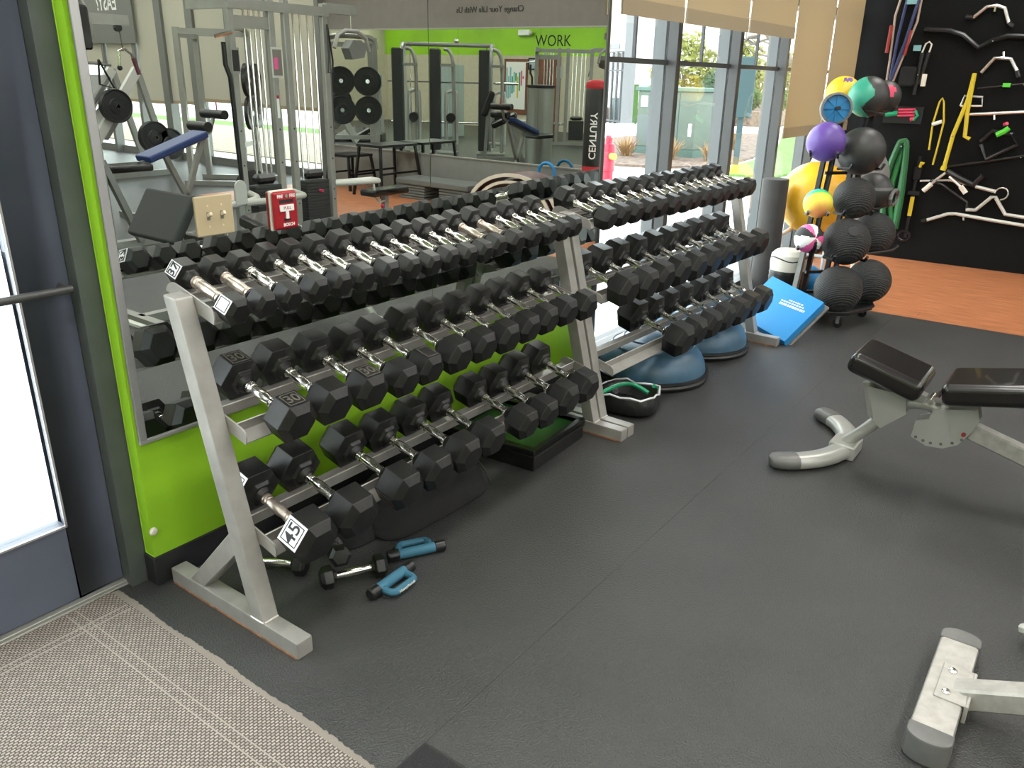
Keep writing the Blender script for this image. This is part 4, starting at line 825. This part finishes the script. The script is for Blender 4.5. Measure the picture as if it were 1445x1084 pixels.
# ------------------------------------------------------------------ gym floor behind the viewer (seen in the mirrors)
FG, FD = 'frame_grey', 'frame_dark'
def plate_disc(name, parent, c, axis, r=.22, w=.04):
    rot = {'x': (0, R(90), 0), 'y': (R(90), 0, 0)}[axis]
    o = obj(name, G().lathe([(.03, -w/2), (r*.45, -w/2), (r*.5, -w*.35), (r*.88, -w*.35), (r*.92, -w/2), (r, -w/2), (r, w/2), (r*.92, w/2), (r*.88, w*.35), (r*.5, w*.35), (r*.45, w/2), (.03, w/2)], 32, c, rot), 'plate_iron', parent)
    h = obj('hub', G().lathe([(.03, -w*.8), (.03, w*.8), (.024, w*.8), (.024, -w*.8)], 16, c, rot), 'chrome', o); return o
# multi station cable machine
t = thing('multi_gym', 'tall grey multi station cable machine with weight stacks, in the mirror', 'gym machine', (3.86, -4.05, 0)); t.scale = (.89, .89, .96); MG = t
for x in (-.58, -.12, .06, .55):
    u = obj('upright', G().b2((x-.035, -.03, 0), (x+.035, .03, 2.16)), FG, t, bevel=.006)
    for z in (.35, .45, .75, 1.05): obj('bolt_hole', G().cyl((x, .029, z), (x, .033, z), .008, n=8), 'ink', u)
obj('top_beam', G().b2((-.62, -.035, 2.05), (.60, .035, 2.13)), FG, t); obj('lower_top_beam', G().b2((-.60, -.02, 1.90), (-.10, .02, 2.0)), FG, t)
obj('right_arm', G().b2((.58, -.03, 2.08), (1.0, .03, 2.17)), FG, t); obj('back_arm', G().b2((-.62, -.6, 2.05), (-.55, .03, 2.13)), FG, t)
for x in (-.42, -.36, -.30, -.24, .16, .24, .34, .42): obj('guide_rod', G().cyl((x, 0, .50), (x, 0, 2.05), .011, n=8), 'chrome', t)
for k, x in enumerate((-.34, .29)):
    st = obj('weight_stack', G().b2((x-.15, -.07, .12), (x+.15, .07, .56)), 'weight_stack', t)
    for i in range(15): obj('stack_plate', G().b2((x-.153, -.075, .125+i*.029), (x+.153, .075, .148+i*.029)), 'weight_stack', st, bevel=.003)
    obj('selector_pin', G().cyl((x+.02, .07, .46), (x+.02, .12, .46), .014, n=10), 'red_pink', t); obj('stack_cap', G().b2((x-.12, -.06, .57), (x+.12, .06, .66)), 'plastic_black', t, bevel=.03)
g = obj('instruction_placard', G().b2((-.165, .032, 1.50), (-.03, .04, 1.76)), 'machine_white', t); obj('placard_print', G().b2((-.15, .039, 1.52), (-.045, .043, 1.74)), 'brown_wall', g); obj('placard_picture', G().b2((-.14, .042, 1.57), (-.095, .045, 1.67)), 'pink', g)
g = obj('instruction_placard', G().b2((-.62, .032, 1.53), (-.53, .04, 1.74)), FG, t); obj('placard_print', G().b2((-.61, .039, 1.55), (-.54, .043, 1.72)), 'ink', g)
obj('warning_sticker', G().b2((-.135, .0305, 1.15), (-.105, .032, 1.35)), 'paper', t); obj('sticker_head', G().b2((-.135, .0315, 1.32), (-.105, .033, 1.35)), 'fire_red', t)
obj('base_rail', G().b2((-.62, -.04, 0), (.62, .04, .07)), FG, t); obj('cross_base', G().b2((-.62, -.55, 0), (-.54, .5, .07)), FG, t); obj('cross_base', G().b2((.50, -.55, 0), (.58, .5, .07)), FG, t)
obj('curved_guard', G().tube(smooth([(-.55, .03, .50), (-.70, .35, .50), (-1.0, .50, .50), (-1.22, .42, .46), (-1.28, .30, .34)], 4), .03, 10), 'machine_white', t); obj('guard_bar', G().tube([(-.95, .50, .50), (-.50, .45, .48), (-.1, .30, .47), (.0, .03, .47)], .03, 10), 'machine_white', t); obj('guard_post', G().b2((-1.03, .46, 0), (-.97, .52, .62)), FG, t)
obj('guard_lug', G().prism([(-1.07, .50), (-.95, .50), (-.95, .64)]+[(-1.01+.06*math.cos(R(a)), .64+.06*math.sin(R(a))) for a in range(15, 180, 15)]+[(-1.07, .64)], 'y', .53, .545), 'machine_white', t)
obj('low_bar', G().tube([(.58, .03, .50), (.75, .25, .52), (.98, .28, .52), (1.0, .15, .52), (.62, -.05, .50)], .028, 10), 'machine_white', t); obj('seat_pad', G().b2((.85, .10, .36), (1.42, .34, .43)), 'vinyl', t, bevel=.025, seg=3); obj('seat_post', G().b2((1.10, .19, 0), (1.16, .25, .37)), FG, t); obj('seat_knob', G().sphere((1.06, .25, .25), .022, 12, 8), 'red_pink', t); obj('seat_hook', G().tube([(.92, .26, .52), (.92, .28, .36), (.98, .28, .30), (1.1, .24, .30)], .012, 8), 'machine_white', t)
obj('cable', G().cyl((.93, 0, 2.08), (.93, 0, 1.92), .006), 'chrome', t); obj('pulley_block', G().prism([(.83, 1.78), (.88, 1.68), (1.05, 1.70), (1.09, 1.80), (1.02, 1.86), (.90, 1.86)], 'y', -.06, .06), FD, t); obj('lat_bar', G().tube([(.68, 0, 1.78), (.74, 0, 1.90), (.85, 0, 1.94), (1.02, 0, 1.94), (1.14, 0, 1.88), (1.18, 0, 1.76)], .022, 8), FG, t)
obj('strap_handle', G().tube([(.545, .06, 1.98), (.53, .08, 1.70), (.50, .09, 1.55), (.56, .09, 1.56), (.58, .08, 1.66), (.55, .06, 1.95)], .010, 6), 'plastic_black', t); obj('hook_bar', G().tube([(-.78, .05, 1.82), (-.60, .05, 1.86)], .016, 8), 'chrome', t); obj('black_hose', G().tube([(-.70, .05, 1.78), (-.70, .05, 1.60), (-.66, .05, 1.50), (-.64, .05, .55)], .022, 8), 'plastic_black', t)
# tall cable tower at the left edge of the mirror
t = thing('cable_tower', 'grey cable tower with hanging rope bar at the left mirror edge', 'gym machine', (2.50, -4.85, 0))
obj('upright', G().beam((0, 0, 0), (-.02, 0, 2.05), .07, .07, (0, 1, 0)), FG, t); obj('rear_upright', G().beam((.05, -.35, 0), (.05, -.35, 1.75), .06, .06, (0, 1, 0)), FD, t); obj('arm', G().b2((-.02, -.03, 1.82), (.42, .03, 1.90)), FG, t)
obj('brace', G().beam((.02, 0, .75), (.22, .1, .05), .05, .06, (0, 1, 0)), FD, t); obj('foot', G().b2((-.1, -.05, 0), (.55, .05, .06)), FG, t); obj('weight_stack', G().b2((-.16, -.18, .1), (.04, -.04, .72)), 'weight_stack', t)
obj('top_curve', G().tube(smooth([(-.16, 0, 2.1), (-.05, 0, 2.08), (.06, 0, 1.95), (.10, 0, 1.72)], 4), .03, 8), FG, t); obj('pulley', G().cyl((.33, -.02, 1.80), (.33, .02, 1.80), .03), 'plastic_black', t); obj('cable', G().cyl((.34, 0, 1.80), (.35, 0, 1.62), .005), 'bark', t)
obj('hanging_bar', G().tube([(.30, 0, 1.50), (.31, 0, 1.62), (.36, 0, 1.64), (.42, 0, 1.60), (.46, 0, 1.46)], .012, 8), 'chrome', t); obj('bar_grip', G().cyl((.43, 0, 1.57), (.465, 0, 1.44), .018), 'maroon', t); obj('bar_knob', G().sphere((.30, 0, 1.49), .022, 10, 8), 'ink', t)
obj('triangle_handle', G().tube([(.10, .05, 1.55), (.08, .05, 1.36), (.20, .05, 1.33), (.10, .05, 1.55)], .010, 6), 'plastic_black', t); obj('rubber_cover', G().b2((-.06, .04, 1.62), (.07, .07, 1.95)), 'plastic_black', t, bevel=.02)
# incline bench with blue pad
t = thing('incline_bench', 'leg developer bench with long blue pad and black rollers, in the mirror', 'bench', (3.85, -6.05, 0))
obj('blue_pad', G().box((.08, 0, .72), (.75, .28, .07), (0, R(-18), 0)), 'pad_navy', t, bevel=.02, seg=3)
obj('spine', G().beam((-.30, 0, .56), (.48, 0, .80), .05, .05), FG, t); obj('front_post', G().beam((.45, 0, .80), (.15, 0, .12), .05, .05), FG, t); obj('rear_post', G().beam((-.02, 0, .62), (.20, 0, .12), .05, .05), FG, t); obj('base', G().b2((-.45, -.03, 0), (.75, .03, .06)), FG, t)
obj('base_cross', G().b2((-.45, -.30, 0), (-.38, .30, .06)), FG, t); obj('roller', G().cyl((.50, -.28, .90), (.50, .05, .90), .055, n=14), 'plastic_black', t); obj('roller', G().cyl((.62, -.20, 1.03), (.62, .20, 1.03), .05, n=14), 'plastic_black', t); obj('roller_arm', G().tube([(.45, 0, .80), (.55, 0, .85), (.62, 0, 1.03)], .022, 8), FG, t); obj('adjuster', G().cyl((.66, 0, 1.05), (.66, 0, 1.16), .008), 'red_pink', t); obj('seat_pad', G().b2((-.70, -.15, .50), (-.25, .15, .57)), 'vinyl', t, bevel=.02, seg=3)
# leg press
t = thing('leg_press', 'plate loaded leg press with slanting rails in front of the far windows', 'gym machine', (5.35, -9.6, 0))
for y in (-.33, .33): obj('slide_rail', G().beam((-.75, y, .30), (.15, y, 1.45), .07, .12), 'machine_white', t); obj('rear_post', G().beam((.15, y, 1.45), (.48, y, .05), .06, .08), FG, t)
obj('footplate', G().box((-.45, 0, 1.15), (.08, .75, .55), (0, R(40), 0)), FD, t, bevel=.02); obj('sled', G().box((-.25, 0, .75), (.5, .5, .12), (0, R(-50), 0)), FG, t); obj('seat', G().box((-.95, 0, .40), (.5, .5, .1), (0, R(20), 0)), 'vinyl', t, bevel=.02); obj('base', G().b2((-1.2, -.35, 0), (.55, -.28, .08)), FG, t); obj('base', G().b2((-1.2, .28, 0), (.55, .35, .08)), FG, t); obj('handle', G().tube([(-.75, .2, 1.40), (-.70, .25, 1.50), (-.5, .3, 1.52), (-.2, .3, 1.50)], .02, 8), FD, t)
for c in ((-.30, .46, .98), (.20, .46, .55), (.42, .46, .45)): plate_disc('weight_plate', t, c, 'y', .22, .09)
# plate tree and power rack near the far mirror
t = thing('power_rack', 'power rack with curved top and four large weight plates, in the mirror', 'gym machine', (6.15, -7.75, 0), R(-38))
for x, y in ((-.42, 0), (.30, 0), (-.42, -.7), (.30, -.7)):
    u = obj('upright', G().b2((x-.035, y-.035, 0), (x+.035, y+.035, 1.98)), FG, t)
for x in (-.42, .30): obj('side_beam', G().b2((x-.03, -.7, 1.9), (x+.03, 0, 1.97)), FG, t); obj('base_rail', G().b2((x-.03, -.8, 0), (x+.03, .3, .06)), FG, t)
obj('top_curve', G().tube(smooth([(-.45, 0, 1.82), (-.38, 0, 1.97), (-.05, 0, 2.0), (.25, 0, 1.97), (.33, 0, 1.84)], 4), .04, 10), FG, t); obj('rear_beam', G().b2((-.42, -.73, 1.86), (.30, -.67, 1.93)), FG, t); obj('bar_holder', G().b2((-.46, -.02, .5), (.34, .02, .56)), FG, t); obj('spotter_bar', G().cyl((-.30, .10, 1.35), (.15, .10, 1.35), .025), 'steel_black', t)
for c in ((-.28, .12, 1.36), (.12, .12, 1.36), (-.28, .12, .94), (.12, .12, .94)): plate_disc('weight_plate', t, c, 'y', .21, .05)
tag(obj('gym_bag', lump([(-.25, 0, .02, .02), (-.2, 0, .16, .26), (0, 0, .18, .30), (.2, 0, .16, .26), (.25, 0, .02, .02)], 14, 3), 'fabric_black', loc=(5.55, -6.95, 0), sub=1), 'black gym bag lying below the weight plates in the mirror', 'bag')
# smith machine
t = thing('smith_machine', 'smith machine with long barbell across perforated uprights, in the mirror', 'gym machine', (2.05, -9.16, 0), R(126.5))
for x in (-.95, .80):
    u = obj('upright', G().b2((x-.04, -.04, 0), (x+.04, .04, 2.05)), 'machine_white', t)
    for i in range(12): obj('peg', G().cyl((x, .04, .45+i*.115), (x, .07, .45+i*.115), .012, n=8), 'plastic_black', u)
    obj('guide_rod', G().cyl((x*.88, .06, .1), (x*.88, .06, 2.0), .014), 'chrome', t); obj('foot', G().b2((x-.04, -.52, 0), (x+.04, .45, .07)), 'machine_white', t); obj('rear_post', G().tube(smooth([(x, -.04, 2.02), (x, -.30, 1.98), (x, -.48, 1.70), (x, -.5, .05)], 4), .035, 8), FG, t)
obj('top_beam', G().cyl((-1.0, 0, 2.03), (.85, 0, 2.03), .04), FG, t); obj('pulley_cap', G().sphere((.1, 0, 2.10), .05, 12, 8), 'chrome', t); obj('barbell', G().cyl((-1.3, .08, 1.33), (1.35, .08, 1.33), .014), FD, t); obj('bar_sleeve', G().cyl((.88, .08, 1.33), (1.35, .08, 1.33), .025), 'chrome', t); obj('lower_bar', G().cyl((-1.25, .10, .55), (1.0, .10, .55), .02), 'chrome', t)
# selectorised stacks
def tower(label, loc, rz):
    t = thing('selector_machine', label, 'gym machine', loc, rz, 'selector weight machines in the mirror')
    obj('shroud', G().b2((-.10, -.14, .1), (.10, .14, 1.93)), 'weight_stack', t, bevel=.02); obj('front_post', G().tube(smooth([(.16, .02, 1.93), (.26, .02, 1.90), (.33, .02, 1.72), (.35, .02, 1.2), (.36, .02, .05)], 4), .035, 8), FG, t); obj('arm_loop', G().tube(smooth([(.20, .05, .15), (.20, .05, 1.05), (.25, .05, 1.17), (.36, .05, 1.18), (.40, .05, 1.05), (.41, .05, .2)], 4), .035, 8), 'machine_white', t)
    obj('shelf', G().b2((.10, -.05, 1.62), (.38, .05, 1.67)), FG, t); obj('roller', G().cyl((.30, -.12, .70), (.30, .12, .70), .09, n=14), 'plastic_black', t); obj('base', G().b2((-.12, -.25, 0), (.42, .25, .06)), FG, t); obj('front_curve', G().tube([(-.05, .2, .06), (-.03, .24, .18), (.1, .25, .22), (.42, .25, .20)], .03, 8), 'machine_white', t)
tower('selector machine with dark tower and white arm loop, left of the pair', (3.35, -9.40, 0), R(126.5)); tower('selector machine with dark tower and white arm loop, right of the pair', (2.95, -8.80, 0), R(126.5)); tower('selector machine standing alone near the reflected multi station', (2.40, -8.05, 0), R(126.5))
t = thing('cylinder_bin', 'tall grey ribbed cylinder standing behind the machines in the mirror', 'bin', (2.95, -6.35, 0)); obj('drum', G().lathe([(.24, 0), (.24, 1.30), (.22, 1.32)], 28), 'strip_grey', t); obj('lid', G().lathe([(.26, 1.32), (.26, 1.35), (0, 1.36)], 28), 'ink', t)
t = thing('back_extension', 'black padded back extension bench in the mirror', 'bench', (2.80, -7.25, 0), R(126.5)); obj('pad', G().box((0, 0, .72), (.5, .3, .12), (0, R(-25), 0)), 'vinyl', t, bevel=.03); obj('upper_pad', G().box((-.3, 0, 1.0), (.12, .3, .45), (0, R(20), 0)), 'vinyl', t, bevel=.03); obj('post', G().beam((.1, 0, .68), (.35, 0, .05), .06, .06), FG, t); obj('base', G().b2((-.5, -.03, 0), (.5, .03, .06)), FG, t); obj('rear_post', G().beam((-.3, 0, .9), (-.35, 0, .05), .06, .06), FG, t)
# along the knee wall
t = thing('aerobic_steps', 'stack of dark grey aerobic step platforms by the knee wall', 'step stack', (6.76, -4.75, 0), R(90))
for i in range(5): obj('riser', G().b2((-.56, -.19, i*.035), (-.12, .19, i*.035+.028)), 'step_grey', t, bevel=.006); obj('riser', G().b2((.12, -.19, i*.035), (.56, .19, i*.035+.028)), 'step_grey', t, bevel=.006)
obj('platform', G().b2((-.60, -.21, .175), (.60, .21, .25)), 'step_grey', t, bevel=.02, seg=2)
def stool(label, loc, w, d, h, rz):
    t = thing('plyo_stool', label, 'stool', loc, rz, 'black plyometric stools'); obj('top', G().b2((-w/2, -d/2, h-.03), (w/2, d/2, h)), 'plastic_black', t)
    for sx_ in (-1, 1):
        for sy in (-1, 1): obj('leg', G().beam((sx_*w*.45, sy*d*.45, h-.02), (sx_*w*.60, sy*d*.55, 0), .03, .03, (0, 1, 0)), 'steel_black', t)
    for sx_ in (-1, 1): obj('rung', G().beam((sx_*w*.52, -d*.5, h*.45), (sx_*w*.52, d*.5, h*.45), .025, .025), 'steel_black', t)
stool('tall black metal plyometric stool beside the step stack', (6.70, -5.62, 0), .42, .70, .64, R(90)); stool('short black metal plyometric stool left of the tall one', (6.72, -6.35, 0), .40, .45, .46, R(90)); 
t = thing('arc_trainers', 'stack of curved boards with maroon tops by the knee wall', 'exercise board', (6.60, -3.38, 0), R(90))
for k, (r0, mt) in enumerate(((.66, 'maroon'), (.55, 'maroon'), (.44, 'ply_pale'))):
    pts = [(r0*math.cos(R(a)), r0*.72*math.sin(R(a))) for a in range(0, 181, 10)]; inn = [(.93*x, .92*y) for x, y in pts[::-1]]
    o = obj('curved_board', G().prism(pts+inn, 'y', -.19+k*.03, .19), mt, t); obj('pale_edge', G().prism([(x*1.003, y*1.003) for x, y in pts]+inn, 'y', .186, .205), 'ply_pale', o)
tag(obj('hoop', G().tube([(0, .11*math.cos(R(a)), .11*math.sin(R(a))) for a in range(0, 360, 15)], .018, 8, closed=True), 'pad_blue', loc=(6.9, -3.25, .46)), 'blue ring leaning behind the maroon curved boards', 'hoop')
t = thing('punching_bag', 'black and red freestanding punching bag with white CENTURY lettering', 'punching bag', (6.62, -2.455, 0))
obj('base', G().lathe([(.26, 0), (.27, .05), (.25, .22), (.13, .32)], 28), 'plastic_black', t); obj('red_skirt', G().lathe([(.125, .30), (.125, .62)], 28), 'bag_red', t); obj('body', G().lathe([(.125, .62), (.125, 1.38), (.12, 1.40)], 28), 'plastic_black', t); obj('red_cap', G().lathe([(.12, 1.40), (.128, 1.42), (.122, 1.46), (.09, 1.48), (0, 1.49)], 28), 'bag_red', t)
text('lettering', 'CENTURY', .105, 'white', t, frame(Vector((-.95, .31, 0)).normalized()*.1265+Vector((0, 0, .93)), (0, 0, 1), Vector((.31, .95, 0))), .001, bold=.001)
# west side: doors, notices, rope, picture
t = thing('notice_board', 'white board with pinned coloured papers on the far west wall', 'notice board', (XW+.01, -12.7, 0)); obj('board', G().b2((0, -.35, .55), (.02, .35, 1.85)), 'paper', t); obj('wood_frame', G().b2((-.005, -.42, .40), (.015, .42, 1.93)), 'door_brown', t)
rr = random.Random(8)
for i in range(10): obj('pinned_paper', G().b2((.02, -.34+.066*i, rr.uniform(.7, 1.4)), (.024, -.29+.066*i, rr.uniform(1.45, 1.7))), rr.choice(['pink', 'cyan', 'rope_yellow', 'teal_green', 'red_pink']), t)
dd = struct('door_3', G().b2((XW, -11.9, 0), (XW+.04, -11.15, 2.0)), 'door_brown'); obj('door_handle', G().cyl((XW+.04, -11.8, 1.0), (XW+.10, -11.8, 1.0), .02), 'chrome', dd)
t = thing('framed_picture', 'small framed picture on the far west wall', 'picture', (XW+.01, -12.1, 1.80)); obj('frame', G().b2((0, -.16, -.16), (.02, .16, .16)), 'ink', t); obj('print', G().b2((.02, -.12, -.12), (.024, .12, .12)), 'picture', t)
t = thing('emergency_light', 'white emergency light high on the green band', 'light', (XW+.02, -12.4, 2.62)); obj('housing', G().b2((0, -.2, -.08), (.1, .2, .08)), 'white', t, bevel=.02); obj('lens', G().sphere((.08, .24, 0), .06, 12, 8), 'cream', t)
tag(obj('locker', G().b2((-.3, -.3, 0), (.3, .3, 1.7)), 'cabinet_grey', loc=(-1.0, -11.9, 0), bevel=.01), 'pale grey green cabinet between the machines in the mirror', 'cabinet')
t = thing('treadmill', 'teal and black cardio machine near the back shades', 'gym machine', (2.0, -12.3, 0), R(126.5)); obj('deck', G().b2((-.8, -.35, 0), (.8, .35, .18)), 'plastic_black', t, bevel=.02); obj('console', G().b2((.6, -.35, 1.15), (.75, .35, 1.45)), 'teal_machine', t, bevel=.03); obj('mast', G().beam((.75, -.3, .1), (.68, -.3, 1.2), .07, .07, (0, 1, 0)), FG, t); obj('mast', G().beam((.75, .3, .1), (.68, .3, 1.2), .07, .07, (0, 1, 0)), FG, t)
t = thing('question_banner', 'grey banner with white EASY? lettering high on the far wall', 'banner', (XE-.12, -12.5, 2.3)); obj('cloth', G().b2((0, -.95, -.45), (.02, .75, .55)), FD, t)
text('lettering', 'EASY?', .34, 'white', t, frame((-.004, -.02, .18), (0, -1, 0), (0, 0, 1)), .001, bold=.004, xs=.75)
m2 = dup(MG); m2['label'] = 'far multi station cable machine at the right end of the mirror'; m2.location = (-1.1, -8.5, 0); m2.rotation_euler = (0, 0, R(126.5)); m2.scale = (1.1, 1.1, .97)
